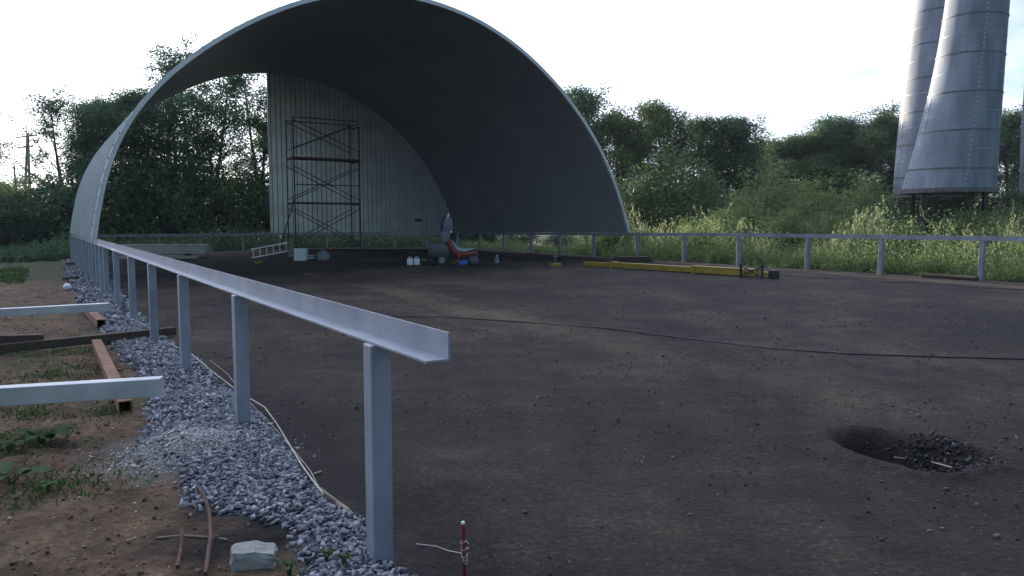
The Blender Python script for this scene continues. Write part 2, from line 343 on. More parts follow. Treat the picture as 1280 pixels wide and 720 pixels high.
d1, d2 = pit_d(NN, SS)
darkm = (1 - sst(0.75, 1.15, np.minimum(d1, d2))) * 0.9  # colour goes dark inside the pit, fading at its rim
darkm = np.maximum(darkm, np.exp(-((NN - gr(SS) - 0.20) / 0.26) ** 2) * sst(10, 7, SS) * 0.9 * sst(-.3, .1, fbm(NN * 3, SS * 3, 3, 81)))
DK = np.array(ns(gnd(320, 672)))
darkm = np.maximum(darkm, np.clip(1.5 * np.exp(-(((NN - DK[0]) / 0.36) ** 2 + ((SS - DK[1]) / 0.26) ** 2)) + fbm(NN * 5, SS * 5, 3, 84), 0, 1) * (np.hypot((NN - DK[0]) / .36, (SS - DK[1]) / .26) < 1.8))
for nm, a in (('soil', soilm), ('gravel', ing), ('grit', np.clip(gritm, 0, 1)), ('grass', grassm), ('dark', np.clip(darkm, 0, 1))):
    at_ = ground.data.attributes.new(nm, 'FLOAT', 'POINT'); at_.data.foreach_set('value', a.astype(np.float32).ravel())
def gz(p): return float(height(*ns(p)))
def on(px, py, it=4):                                    # ground point under a pixel, on the real relief
    z = 0.0
    for _ in range(it): p = gnd(px, py, z); z = gz(p)
    p = gnd(px, py, z); return np.array([p[0], p[1], z])

# ------------------------------------------------------------------ loose stones (uncountable)
ICO = np.array([(x, y, z) for x in (-1, 1) for y in (-1, 1) for z in (-1, 1)], float) * .62
ICF = np.array([(0, 1, 3), (0, 3, 2), (4, 6, 7), (4, 7, 5), (0, 4, 5), (0, 5, 1), (2, 3, 7), (2, 7, 6), (0, 2, 6), (0, 6, 4), (1, 5, 7), (1, 7, 3)])
def rotmats(k, tilt):
    az = rng.uniform(0, 2 * np.pi, k); tx = rng.normal(0, tilt, k); ty = rng.normal(0, tilt, k)
    c, s = np.cos, np.sin; Z = np.zeros(k); O = np.ones(k)
    Rz = np.stack([c(az), -s(az), Z, s(az), c(az), Z, Z, Z, O], -1).reshape(-1, 3, 3)
    Rx = np.stack([O, Z, Z, Z, c(tx), -s(tx), Z, s(tx), c(tx)], -1).reshape(-1, 3, 3)
    Ry = np.stack([c(ty), Z, s(ty), Z, O, Z, -s(ty), Z, c(ty)], -1).reshape(-1, 3, 3)
    return Rx @ Ry @ Rz
def stones(name, n, s, size, m, flat=(1.0, 0.7, 0.4), tilt=0.4, lift=0.2):
    k = len(n); P = n[:, None] * NX + s[:, None] * AX; z = height(n, s)
    sc = size[:, None] * np.array(flat) * rng.uniform(0.6, 1.4, (k, 3))
    v = (ICO[None] * rng.uniform(0.55, 1.25, (k, 8, 1)) + rng.normal(0, .14, (k, 8, 3))) * sc[:, None, :] * 0.62
    v = np.einsum('kij,kvj->kvi', rotmats(k, tilt), v)
    v[..., 0] += P[:, :1]; v[..., 1] += P[:, 1:]; v[..., 2] += (z + size * lift * rng.uniform(0, 1.6, k))[:, None]
    f = (ICF[None] + (np.arange(k) * 8)[:, None, None]).reshape(-1, 3)
    return npmesh(name, v.reshape(-1, 3), f, m)
def scatter_gravel(k, s0, s1, size):
    s = rng.uniform(s0, s1, k * 3); n = rng.uniform(-2.2, 2.0, k * 3); g = in_gravel(n, s)
    g = g * (1 - np.clip(1.15 * np.exp(-(((n - GRIT[0]) / 0.44) ** 2 + ((s - GRIT[1]) / 0.42) ** 2)), 0, .96))
    g = g * (1 - 0.97 * np.exp(-(((n - DK[0]) / 0.36) ** 2 + ((s - DK[1]) / 0.26) ** 2)))
    ok = rng.uniform(0, 1, k * 3) < g; n, s = n[ok], s[ok]
    return n, s, rng.uniform(0.6, 1.25, len(n)) * size
A = [scatter_gravel(21000, 2.2, 7.5, 0.043), scatter_gravel(11000, 7.0, 14, 0.055), scatter_gravel(8000, 13, 40, 0.09)]
o = stones('crushed_stone_bed', np.concatenate([a[0] for a in A]), np.concatenate([a[1] for a in A]), np.concatenate([a[2] for a in A]), M['stone'], flat=(1.0, 0.68, 0.32), tilt=0.5, lift=0.10)
tag(o, 'bed of blue grey crushed stone under the left row of posts', 'gravel', kind='stuff')
k = 26000; n = rng.uniform(-9, 0.8, k); s = 1.5 + 20 * rng.uniform(0, 1, k) ** 1.6; ok = n < gl(s) + 0.15
o = stones('soil_clods', n[ok], s[ok], rng.gamma(1.2, 0.007, ok.sum()) + 0.006, M['clod'], (1, .8, .6)); tag(o, 'small clods and pebbles strewn over the brown soil', 'soil clods', kind='stuff')
k = 70000; n = rng.uniform(1.5, 15, k); s = 0.5 + rng.uniform(0, 1, k) ** 1.4 * 14; cl_ = fbm(n * 1.1, s * 1.1, 3, 91); ok = (rng.uniform(-.2, .35, k) < cl_) & (n > gr(s))
o = stones('yard_grit', n[ok], s[ok], rng.gamma(2.0, 0.0036, ok.sum()) + 0.0035, M['pebble'], (1, .8, .6)); tag(o, 'fine dark grit scattered over the bare yard', 'grit', kind='stuff')
k = 7000; n = GRIT[0] + rng.normal(0, .24, k); s = GRIT[1] + rng.normal(0, .22, k)
o = stones('fine_grit_heap', n, s, rng.gamma(3.0, 0.003, k) + 0.004, M['grit']); tag(o, 'pale heap of fine grit spilled on the crushed stone', 'grit', kind='stuff')
k = 1700; n = PIT2[0] + .05 + rng.normal(0, .19, k); s = PIT2[1] + rng.normal(0, .18, k); d1_, d2_ = pit_d(n, s); ok = ((d2_ < 1.25) | (d1_ < .9)) & (n - PIT[0] > -.25)
o = stones('pit_rubble', n[ok], s[ok], rng.gamma(2.5, 0.006, ok.sum()) + 0.006, M['rubble'], (1, .75, .6), 0.8, 0.1); tag(o, 'stony rubble lying in the dug pit at right', 'rubble', kind='stuff')

# ------------------------------------------------------------------ steel base frame: posts and angle rails
def angle_rail(p, q, side, leg=0.11, h=0.115, t=0.009):   # L section: upright leg on the line, flat leg towards side
    mb = MB(); P = Vector(p); Q = Vector(q); d = (Q - P).normalized(); x = Vector((d.y, -d.x, 0)).normalized() * side
    prof = [(0, 0), (leg, 0), (leg, t), (t, t), (t, h), (0, h)]
    vs = [e + x * a + Vector((0, 0, b_)) for e in (P, Q) for a, b_ in prof]; k = 6
    fs = [(i, (i + 1) % k, k + (i + 1) % k, k + i) for i in range(k)] + [tuple(range(k))[::-1], tuple(range(k, 2 * k))]
    mb.add(vs, fs); return mb
def post(parent, n, s, zt, wd=0.1, origin=(0, 0)):
    zb = float(height(n, s)) - 0.35
    mb = MB().box((n, s, (zt + zb) / 2), (wd, wd, zt - zb), bev=0.008); mb.build('post', M['paint'], parent)
lf = thing('steel_base_frame', 'grey steel frame of posts and angle rail along the gravel at left', 'base frame', (0, 0, 0), YAW, 'steel base frames round the yard')
angle_rail((1.405, 2.70, 1.046), (1.405, 36.35, 1.11), -1).build('angle_rail', M['paint'], lf)
for sp in [3.28, 6.05, 8.65, 11.14, 13.65, 16.3, 18.75, 20.0, 21.25, 22.5, 23.75, 25.0, 26.25, 27.5, 28.75, 30, 31.25, 32.5, 33.75, 35, 36.25]:
    post(lf, 1.325, sp, 1.046 + (sp - 2.7) / 33.65 * 0.064 - 0.0015)
NR = 19.3
def rz_(s): return float(np.interp(s, [2, 8.5, 17.6, 22, 36.5], [1.30, 1.297, 1.285, 1.235, 1.13]))
rf = thing('steel_base_frame', 'grey steel frame of posts and angle rail in front of the weeds at right', 'base frame', (0, 0, 0), YAW, 'steel base frames round the yard')
pts = [0.5, 8.5, 17.6, 22, 36.25]; mb = MB()
for i in range(4): a = angle_rail((NR - 0.06, pts[i], rz_(pts[i]) - 0.115), (NR - 0.06, pts[i + 1], rz_(pts[i + 1]) - 0.115), 1); mb.add(a.v, a.f)
mb.build('angle_rail', M['paint'], rf)
for px in [1227, 1101, 1009, 923, 855, 796, 742, 700, 664, 630, 600, 572]:
    s = s_on(px, NR); post(rf, NR, s, rz_(s) - 0.117, 0.11)
s0 = s_on(1227, NR)
for k in range(1, 4): post(rf, NR, s0 - 2.5 * k, rz_(s0 - 2.5 * k) - 0.117, 0.11)
bf = thing('steel_base_frame', 'grey steel frame of posts and rail across the dark far end of the yard', 'base frame', (0, 0, 0), YAW, 'steel base frames round the yard')
angle_rail((1.55, 36.36, 1.02), (NR - 0.25, 36.36, 1.02), 1).build('angle_rail', M['paint'], bf)
for px in [200, 252, 305, 358, 410, 453, 495, 535]: post(bf, n_on(px, 36.32), 36.32, 1.018)

# ------------------------------------------------------------------ arched hangar
hg = thing('arched_hangar', 'big grey arched steel hangar, open at the front, standing on the steel frame', 'hangar', (0, 0, 0), YAW)
tab = [(-1.0, 0), (-.978, 1.37), (-.934, 2.42), (-.866, 3.38), (-.704, 4.92), (-.585, 5.76), (-.45, 6.46), (-.373, 6.77), (-.2, 7.2), (0, 7.34), (.113, 7.28), (.326, 6.78), (.468, 6.15), (.617, 5.22), (.777, 3.74), (.905, 2.10), (1.0, 0)]
NC, HWD = 10.32, 8.95
def arch_pts(k=72):
    P = np.array(tab); t = np.concatenate([[0], np.cumsum(np.hypot(np.diff(P[:, 0]) * HWD, np.diff(P[:, 1])))]); t /= t[-1]
    # smooth: fit a low-order trigonometric series to the measured curve
    u = np.linspace(0, 1, k); B = lambda t: np.stack([np.ones_like(t), t] + [np.sin(np.pi * j * t) for j in range(1, 7)], -1)
    wgt = np.ones(len(t)); wgt[[0, -1]] = 30
    cx = np.linalg.lstsq(B(t) * wgt[:, None], P[:, 0] * wgt, rcond=None)[0]; cz = np.linalg.lstsq(B(t) * wgt[:, None], P[:, 1] * wgt, rcond=None)[0]
    return NC + HWD * (B(u) @ cx), B(u) @ cz
an_, az_ = arch_pts(); ZS = 1.20
S0, S1 = 22.25, 36.35
tn = np.gradient(an_); tz = np.gradient(az_); ln = np.hypot(tn, tz); on_, oz_ = -tz / ln, tn / ln      # outward normal
def spring(n, s): return (1.175 + 0.0 * s) if n < NC else rz_(s) + 0.006
def arc_strip(s0, s1, off0, off1):                      # a solid band of the arch between s0 and s1, between two offsets
    vs = []; k = len(an_)
    for (s, o) in ((s0, off0), (s1, off0), (s1, off1), (s0, off1)):
        for i in range(k):
            z0 = 1.175 + (rz_(s) + 0.006 - 1.175) * i / (k - 1)
            vs.append((an_[i] + on_[i] * o, s, z0 + az_[i] + oz_[i] * o))
    fs = []
    for a in range(4):
        b_ = (a + 1) % 4
        for i in range(k - 1): fs.append((a * k + i, a * k + i + 1, b_ * k + i + 1, b_ * k + i))
    fs.append((0, k, 2 * k, 3 * k)); fs.append((k - 1, 4 * k - 1, 3 * k - 1, 2 * k - 1))
    return MB().add(vs, fs)
arc_strip(S0 + 0.02, S1, 0.0, 0.02).build('shaded_inner_skin', M['shell_shaded'], hg, smooth=True); arc_strip(S0 + 0.02, S1, 0.022, 0.05).build('outer_cladding', M['galv'], hg, smooth=True)  # one shell in two skins, the inner one darkened as interior shade
arc_strip(S0, S0 + 0.13, -0.02, 0.10).build('front_edge_trim', M['galv'], hg, smooth=True)
for s in np.arange(S0 + 0.75, S1, 0.62): arc_strip(s, s + 0.045, 0.048, 0.085).build('standing_seam', M['galv'], hg, smooth=True)
b0 = None
for i in range(1, 71):
    o = 0.10
    if b0 is None: b0 = MB().box((0, 0, 0), (0.05, 0.05, 0.03), bev=.006).build('bolt', M['siloring'], hg); q = b0
    else: q = b0.copy(); COL.objects.link(q); q.parent = hg
    q.location = (an_[i] + on_[i] * o, S0 + 0.055, 1.19 + az_[i] + oz_[i] * o); q.rotation_euler = (0, -math.atan2(tz[i], tn[i]), 0)
# profiled sheet end wall, right half
wl = n_on(341, S1 - 0.1); vs = []; fs = []
xs = []; per = 0.235; x = wl
while x < NC + HWD - 0.02:
    xs += [(x, 0), (x + per * .34, 0), (x + per * .44, 0.065), (x + per * .90, 0.065)]; x += per
def arch_h(n): return float(np.interp(n, an_, az_)) + 0.02
def wtop(n): i = np.interp(n, an_, np.arange(len(an_))); return 1.175 + (1.14 - 1.175) * i / 71 + arch_h(n)
xs = [(a, b_) for a, b_ in xs if arch_h(a) > 0.12]
for a, b_ in xs: vs += [(a, S1 - 0.02 - b_, 1.15), (a, S1 - 0.02 - b_, max(1.2, wtop(a)))]
fs = [(2 * i, 2 * i + 2, 2 * i + 3, 2 * i + 1) for i in range(len(xs) - 1)]
ew = MB().add(vs, fs).build('end_wall', M['endwall'], hg)
md = ew.modifiers.new('thickness', 'SOLIDIFY'); md.thickness = 0.004
MB().box((wl - 0.02, S1 - 0.06, (1.15 + wtop(wl)) / 2), (0.05, 0.09, wtop(wl) - 1.15 - 0.02)).build('wall_edge_strip', M['galv'], hg)
q = at(523.5, 269.5, 38); nq = n_on(523.5, S1 - .08); MB().box((nq, S1 - 0.085, 1.75), (0.42, 0.04, 0.13), bev=0.01).build('wall_vent', M['darkgrey'], hg)

# ------------------------------------------------------------------ scaffold tower in the hangar
SA = 33.9
nl, nr = n_on(366, SA), n_on(446, SA); zg = float(height(nl, SA))
sc = thing('scaffold_tower', 'tall dark steel scaffold tower in front of the ribbed end wall', 'scaffold', (*W((nl + nr) / 2, SA)[:2], zg), YAW)
hw = (nr - nl) / 2; dp = 0.55; ZT = 6.2 - zg
for sx in (-1, 1):
    for sy in (-1, 1): MB().tube([(sx * hw, sy * dp, 0), (sx * hw, sy * dp, ZT - (0.25 if sx > 0 and sy < 0 else 0))], 0.029).build('upright', M['dark_steel'], sc)
    for z in (0.4, 2.1, 4.05, 5.6): MB().tube([(sx * hw, -dp, z), (sx * hw, dp, z)], 0.026, 6).build('rung', M['dark_steel'], sc)
for sy in (-1, 1):
    for (z0, z1) in ((0.35, 1.9), (2.3, 3.75), (4.5, 5.75)):
        MB().tube([(-hw, sy * dp, z0), (hw, sy * dp, z1)], 0.020, 6).build('cross_brace', M['dark_steel'], sc)
        MB().tube([(-hw, sy * (dp - .05), z1), (hw, sy * (dp - .05), z0)], 0.020, 6).build('cross_brace', M['dark_steel'], sc)
    for z in ((2.95, 5.85) if sy < 0 else (5.8,)): MB().tube([(-hw, sy * dp, z), (hw, sy * dp, z)], 0.024, 6).build('ledger', M['dark_steel'], sc)
for z in (2.15, 4.12): MB().box((0, 0, z), (hw * 2 + .1, dp * 2 - .1, 0.07)).build('platform', M['wood_dark'], sc)
MB().tube([(-hw - .75, -dp, 0), (-hw, -dp, 2.4)], 0.03, 6).build('raking_strut', M['dark_steel'], sc)

# ------------------------------------------------------------------ leaning galvanised silos
def silo(label, rows, d, zb, top=15.0, n=40):
    # rows: (y, left x, right x) read off at depth d
    c0 = at((rows[0][1] + rows[0][2]) / 2, 241, d); zgr = gz(c0)
    t = thing('steel_silo', label, 'silo', (c0[0], c0[1], zgr), 0.0, 'leaning steel silos')
    Z = []; C = []; RR = []
    for (y, xl, xr) in rows:
        a, b_ = at(xl, y, d), at(xr, y, d); Z.append(a[2] - zgr); C.append((a[0] + b_[0]) / 2 - c0[0]); RR.append((b_[0] - a[0]) / 2)
    Z, C, RR = map(np.array, (Z, C, RR)); RR = RR * math.cos(math.atan2(c0[0], c0[1])) * .985; o_ = np.argsort(Z); Z, C, RR = Z[o_], C[o_], RR[o_]
    pc = np.polyfit(Z, C, 2); pr = np.polyfit(Z, RR, 2)
    zb = Z[0]
    def cr_(z): zz = min(z, Z[-1]); e = z - zz; return np.polyval(pc, zz) + e * np.polyval(np.polyder(pc), zz), max(0.5, np.polyval(pr, zz) + e * np.polyval(np.polyder(pr), zz))
    zs = np.linspace(zb, top, 40); mb = MB(); vs = []; fs = []
    for z in zs:
        c, r = cr_(z); vs += [(c + r * math.cos(2 * math.pi * k / n), r * math.sin(2 * math.pi * k / n), z) for k in range(n)]
    for i in range(len(zs) - 1): fs += [(i * n + k, i * n + (k + 1) % n, (i + 1) * n + (k + 1) % n, (i + 1) * n + k) for k in range(n)]
    fs += [tuple(range(n))[::-1], tuple((len(zs) - 1) * n + k for k in range(n))]
    mb.add(vs, fs).build('silo_body', M['silo'], t, smooth=True)
    j = 0
    for z in np.arange(zb + 0.75, top - .3, 0.72):
        c, r = cr_(z); g = 0.020 if j % 2 == 0 else 0.007; hh = 0.022 if j % 2 == 0 else 0.010
        tl = (random.uniform(-.05, .05)) * (1 if j % 2 == 0 else .3)
        m2 = MB(); vs = []; fs = []; n2 = 48
        for k in range(n2):
            a = 2 * math.pi * k / n2; ca, sa = math.cos(a), math.sin(a); dz = tl * ca * r / 1.9
            for (rr, zz) in ((r - .02, -hh), (r + g, -hh), (r + g, hh), (r - .02, hh)): vs.append((c + rr * ca, rr * sa, z + zz + dz))
        for k in range(n2):
            for q in range(4): fs.append((k * 4 + q, ((k + 1) % n2) * 4 + q, ((k + 1) % n2) * 4 + (q + 1) % 4, k * 4 + (q + 1) % 4))
        m2.add(vs, fs).build('hoop' if j % 2 == 0 else 'sheet_lap', M['siloring'] if j % 2 == 0 else M['silolap'], t, smooth=True); j += 1
    for ang in (-1.75, -0.55, 0.7, 1.9, 3.1):
        vs = []; zz_ = np.linspace(zb + .03, top - .03, 40)
        for z in zz_:
            c, r = cr_(z); da = .035 / r
            for a in (ang - da, ang + da): vs.append((c + (r + .007) * math.cos(a), (r + .007) * math.sin(a), z))
        MB().add(vs, [(2 * i, 2 * i + 1, 2 * i + 3, 2 * i + 2) for i in range(39)]).build('bolt_seam', M['boltseam'], t)
    c, r = cr_(zb); m3 = MB().lathe([(0.02, -.16), (r + .06, -.16), (r + .08, -.02), (r + .08, 0.02), (r - .02, 0.03), (0.02, 0.03)], (c, 0, zb), 40); m3.build('base_ring', M['siloring'], t, smooth=True)
    for k in range(4):
        a = 2 * math.pi * (k + .3) / 4; p = (c + (r - .15) * math.cos(a), (r - .15) * math.sin(a))
        MB().bar((*p, -.4), (*p, zb - .155), 0.16, 0.16, up=(0, 1, 0)).build('leg', M['black'], t)
    return t
silo('taller wide steel silo in front, its left side slanting over the ring at its foot', [(237, 1123, 1246), (187, 1141, 1248), (146, 1152, 1251), (100, 1162, 1255), (67, 1168, 1258), (17, 1178, 1261), (0, 1181, 1262)], 30, 2.8)
silo('steel silo half hidden behind the wide one', [(243, 1114, 1222), (187, 1118, 1221), (146, 1122, 1219), (83, 1130, 1218), (33, 1137, 1217), (0, 1141, 1216)], 34.6, 2.8)
silo('steel silo at the right edge of the photo, only a sliver showing', [(240, 1271, 1396), (187, 1273, 1393), (150, 1274, 1391), (80, 1280, 1384), (0, 1288, 1378)], 31.5, 2.8)

# ------------------------------------------------------------------ trees and shrubs
def leaf_quads(C, l, wr=0.5, up=0.0):
    k = len(C); d = rng.normal(0, 1, (k, 3)); d[:, 2] = d[:, 2] * 0.7 + up; d /= np.linalg.norm(d, axis=1)[:, None]
    e = np.cross(d, rng.normal(0, 1, (k, 3))); e /= np.linalg.norm(e, axis=1)[:, None] + 1e-9
    l = l[:, None]; v = np.stack([C - d * l * .5, C + e * l * wr * .5 - d * l * .05, C + d * l * .5, C - e * l * wr * .5 - d * l * .05], 1)
    return v.reshape(-1, 3), np.arange(4 * k).reshape(-1, 4)
def make_tree(name, label, seed, m, H=10.0, spread=0.32, low=0.12, limbs=30, sub=6, per=60, leaf=0.165, crad=0.62, lean=0.0, stems=1, airy=1.0):
    rs = random.Random(seed); root = thing(name, label, 'tree'); tr = MB(); clumps = []
    for st in range(stems):
        bx = rs.uniform(-.5, .5) * (stems > 1); by = rs.uniform(-.5, .5) * (stems > 1); lx = lean + rs.uniform(-.12, .12); ly = rs.uniform(-.12, .12)
        hh = H * rs.uniform(.85, 1.0) if st else H
        path = [Vector((bx + lx * hh * t ** 1.4 + .12 * math.sin(5 * t + seed), by + ly * hh * t ** 1.3, hh * .97 * t)) for t in np.linspace(0, 1, 9)]
        path[0].z = -0.3
        tr.tube(path, [0.017 * hh * (1 - .93 * t) + .01 for t in np.linspace(0, 1, 9)], 7)
        for i in range(limbs // stems):
            t = low + (1 - low) * ((i + rs.random()) / (limbs // stems)); t = min(t, .985)
            k = int(t * 8); p = path[k].lerp(path[k + 1], t * 8 - k)
            prof = (math.sin(math.pi * min(1, (t * .86 + .14)) ** 1.1) ** .65)
            ln_ = hh * spread * prof * rs.uniform(.55, 1.2) + .35; a = rs.uniform(0, 6.283); el = rs.uniform(.15, .75) + .5 * t
            d = Vector((math.cos(a) * math.cos(el), math.sin(a) * math.cos(el), math.sin(el)))
            q = p + d * ln_; mid = p.lerp(q, .5) + Vector((0, 0, -.05 * ln_))
            tr.tube([p, mid, q], [.006 * hh * (1.15 - t), .004 * hh * (1.15 - t) + .004, .006], 5, False)
            for j in range(sub):
                u = rs.uniform(.3, 1.05); b0 = p.lerp(q, min(u, 1)); dv = Vector((rs.gauss(0, 1), rs.gauss(0, 1), rs.gauss(.35, .8))).normalized() * rs.uniform(.3, .9) * (.45 + .12 * ln_)
                e = b0 + dv; tr.tube([b0, e], [.012, .004], 4, False); clumps.append((e, rs.uniform(.6, 1.25)))
    tr.build('trunk', M['bark'], root)
    cs = np.array([c[0] for c in clumps]); sz = np.array([c[1] for c in clumps]); nper = rng.poisson(per * airy * sz)
    idx = np.repeat(np.arange(len(cs)), nper); off = rng.normal(0, 1, (len(idx), 3)) * np.array([1, 1, .75]) * (crad * sz[idx])[:, None] * .62
    C = cs[idx] + off; C[:, 2] = np.maximum(C[:, 2], .08)
    v, f = leaf_quads(C, leaf * rng.uniform(.6, 1.25, len(C))); npmesh('crown', v, f, m, root); return root
_tz = {}
def topz(root):
    k = root.children[0].data.name
    if k not in _tz:
        c = max((o.data for o in root.children), key=lambda me: len(me.vertices)); a = np.zeros(len(c.vertices) * 3, np.float32); c.vertices.foreach_get('co', a); _tz[k] = float(np.percentile(a[2::3], 99.6))
    return _tz[k]
def place(root, px, d, ytop, label, group, rz=None, wide=1.0, H=10.0, first=[]):
    p = at(px, H0, d); zb = gz(p); top = at(px, ytop, d)[2]; H = topz(root); sc_ = (top - zb) / H
    rz = random.uniform(0, 6.28) if rz is None else rz
    if root.name in first: o = dup(root, (p[0], p[1], zb), rz, (sc_ * wide, sc_ * wide, sc_), label, group)
    else: first.append(root.name); o = root; o.location = (p[0], p[1], zb); o.rotation_euler = (0, 0, rz); o.scale = (sc_ * wide, sc_ * wide, sc_); tag(o, label, None, group)
    return o
TA = make_tree('leafy_tree', 'x', 1, M['leaf_dark'], spread=.38, low=.06, limbs=48, sub=8, per=135)
TB = make_tree('leafy_tree', 'x', 2, M['leaf_dark'], spread=.36, low=.08, limbs=44, sub=6, per=62, stems=2, crad=.46)
TC = make_tree('leafy_tree', 'x', 3, M['leaf_mid'], spread=.40, low=.05, limbs=48, sub=8, per=135)
TD = make_tree('leafy_tree', 'x', 4, M['leaf_dark'], spread=.36, low=.18, limbs=34, sub=6, per=60, crad=.40, airy=.8)
TE = make_tree('leafy_tree', 'x', 5, M['leaf_mid'], spread=.32, low=.04, limbs=45, sub=7, per=135, stems=3)
G1 = 'trees behind the hangar'; G2 = 'trees along the right of the yard'
T = lambda r, px, d, yt, lab, g, **k: place(r, px, d, yt, lab, g, **k)
T(TD, 84, 42, 112, 'airy tree whose thin branches reach out beside the wooden utility poles', G1, wide=1.15)
T(TA, 128, 43, 122, 'dark leafy tree just left of the hangar, right of the airy one', G1)
T(TE, 5, 52, 222, 'low far tree at the left edge behind the poles', G1, wide=1.3)
T(TA, 165, 42, 112, 'dense dark tree seen behind the left leg of the arch', G1)
T(TD, 205, 45, 66, 'tall thin crowned tree poking above the left slope of the arch', G1)
T(TD, 245, 44, 50, 'tallest airy tree topping the arch roof at its left slope', G1, wide=.9)
T(TB, 225, 42, 125, 'broad dark tree filling the left of the open back of the hangar', G1, wide=1.1)
T(TB, 275, 43, 90, 'dark tree in the middle of the open back of the hangar', G1)
T(TB, 322, 45, 84, 'dark tree in the open back, beside the edge of the end wall', G1)
T(TC, 365, 46, 110, 'tree mostly hidden behind the left edge of the end wall', G1)
T(TC, -60, 38, 150, 'tree cut off by the left edge of the photo', G1, wide=1.2)
T(TA, 735, 46, 112, 'dark tree rising right beside the right slope of the arch', G2)
T(TE, 775, 45, 128, 'slim bushy tree next to the one touching the arch', G2, wide=1.2)
T(TC, 825, 47, 130, 'leafy tree between the slim bushy tree and the round ragged topped one', G2, wide=1.1)
T(TA, 880, 48, 148, 'round dark tree with ragged top in the middle of the right row', G2, wide=1.1)
T(TA, 925, 47, 148, 'dark tree left of the dip in the skyline', G2, wide=1.1)
T(TE, 965, 54, 182, 'low dark tree in the dip of the skyline', G2, wide=1.6)
T(TC, 945, 56, 172, 'broad tree filling the skyline behind the dip', G2, wide=1.5)
T(TA, 1030, 57, 156, 'dark tree set back between the two left of the silos', G2, wide=1.3)
T(TC, 1010, 52, 162, 'dark tree right of the dip in the skyline', G2, wide=1.3)
T(TA, 1055, 52, 146, 'broad dark tree left of the silos, third from them', G2, wide=1.2)
T(TC, 1095, 51, 138, 'highest dark tree left of the silos', G2, wide=1.25)
T(TA, 1130, 50, 148, 'dark tree touching the left silo', G2, wide=1.2)
T(TE, 1185, 52, 160, 'dark tree hidden behind the silos', G2, wide=1.4)
T(TA, 1262, 48, 140, 'dark tree seen between the front silo and the right edge silo', G2, wide=1.2)
T(TA, 1320, 46, 150, 'dark tree cut off by the right edge of the photo', G2, wide=1.2)
# shrubs
def make_shrub(name, label, seed, m, H=3.0, rad=1.3, clumps=60, per=70, leaf=.12, spikes=0, mt=None):
    rs = random.Random(seed); root = thing(name, label, 'shrub'); st = MB(); C = []
    for i in range(clumps):
        a = rs.uniform(0, 6.283); u = rs.random() ** .6; rr = rad * u; zt = H * (1 - .55 * u ** 2) * rs.uniform(.35, 1.0)
        p = Vector((rr * math.cos(a), rr * math.sin(a), zt)); b0 = Vector((p.x * .25, p.y * .25, -.1)); st.tube([b0, b0.lerp(p, .5) + Vector((0, 0, .15)), p], [.02, .014, .006], 4, False)
        k = int(per * rs.uniform(.6, 1.3)); C.append(np.array(p) + rng.normal(0, 1, (k, 3)) * np.array([.24, .24, .22]) * (H / 3))
        k = int(per * .35); t = rng.uniform(.2, 1, (k, 1)); C.append(np.array(b0) * (1 - t) + np.array(p) * t + rng.normal(0, .14, (k, 3)))
    st.build('stems', M['bark'], root); C = np.concatenate(C); C[:, 2] = np.maximum(C[:, 2], .05)
    v, f = leaf_quads(C, leaf * rng.uniform(.6, 1.3, len(C)), .5, .2); npmesh('foliage', v, f, m, root); return root
SA_ = make_shrub('leafy_shrub', 'x', 11, M['leaf_mid'], 3.0, 1.5, 80, 75, .13)
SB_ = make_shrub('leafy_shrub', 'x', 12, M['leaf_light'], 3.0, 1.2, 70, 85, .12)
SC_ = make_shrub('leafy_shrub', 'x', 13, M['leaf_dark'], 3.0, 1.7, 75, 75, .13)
G3 = 'shrubs beyond the right rail'; G4 = 'dark undergrowth behind the hangar'
B_ = lambda r, px, d, yt, lab, g, **k: place(r, px, d, yt, lab, g, H=3.0, **k)
B_(SA_, 835, 38, 186, 'large green shrub right of the arch foot', G3, wide=.95)
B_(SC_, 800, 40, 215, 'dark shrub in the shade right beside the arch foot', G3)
B_(SA_, 885, 40, 222, 'mid green shrub between the large shrub and the pale one', G3)
B_(SB_, 955, 36, 212, 'pale green shrub in the middle of the sunlit weeds', G3)
B_(SB_, 1020, 37, 222, 'yellow green shrub right of the pale one', G3)
B_(SB_, 1077, 36, 220, 'upright yellow green shrub left of the silos', G3)
B_(SA_, 985, 41, 228, 'green shrub behind the pale sunlit shrubs', G3)
B_(SA_, 1110, 32, 246, 'green shrub at the foot of the left silo', G3)
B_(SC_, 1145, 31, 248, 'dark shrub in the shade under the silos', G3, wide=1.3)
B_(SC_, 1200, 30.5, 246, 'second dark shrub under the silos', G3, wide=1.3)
B_(SA_, 1215, 27, 262, 'grey green bush below the front silo', G3, wide=1.2)
B_(SA_, 1268, 26, 255, 'bush at the right edge of the photo behind the rail', G3)
B_(SA_, 775, 33, 268, 'low green bush behind the rail below the arch foot', G3, wide=1.3)
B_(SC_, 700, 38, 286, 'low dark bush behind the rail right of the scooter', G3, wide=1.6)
B_(SC_, 650, 42, 284, 'dark bush behind the rail under the right wall', G3, wide=2.0)
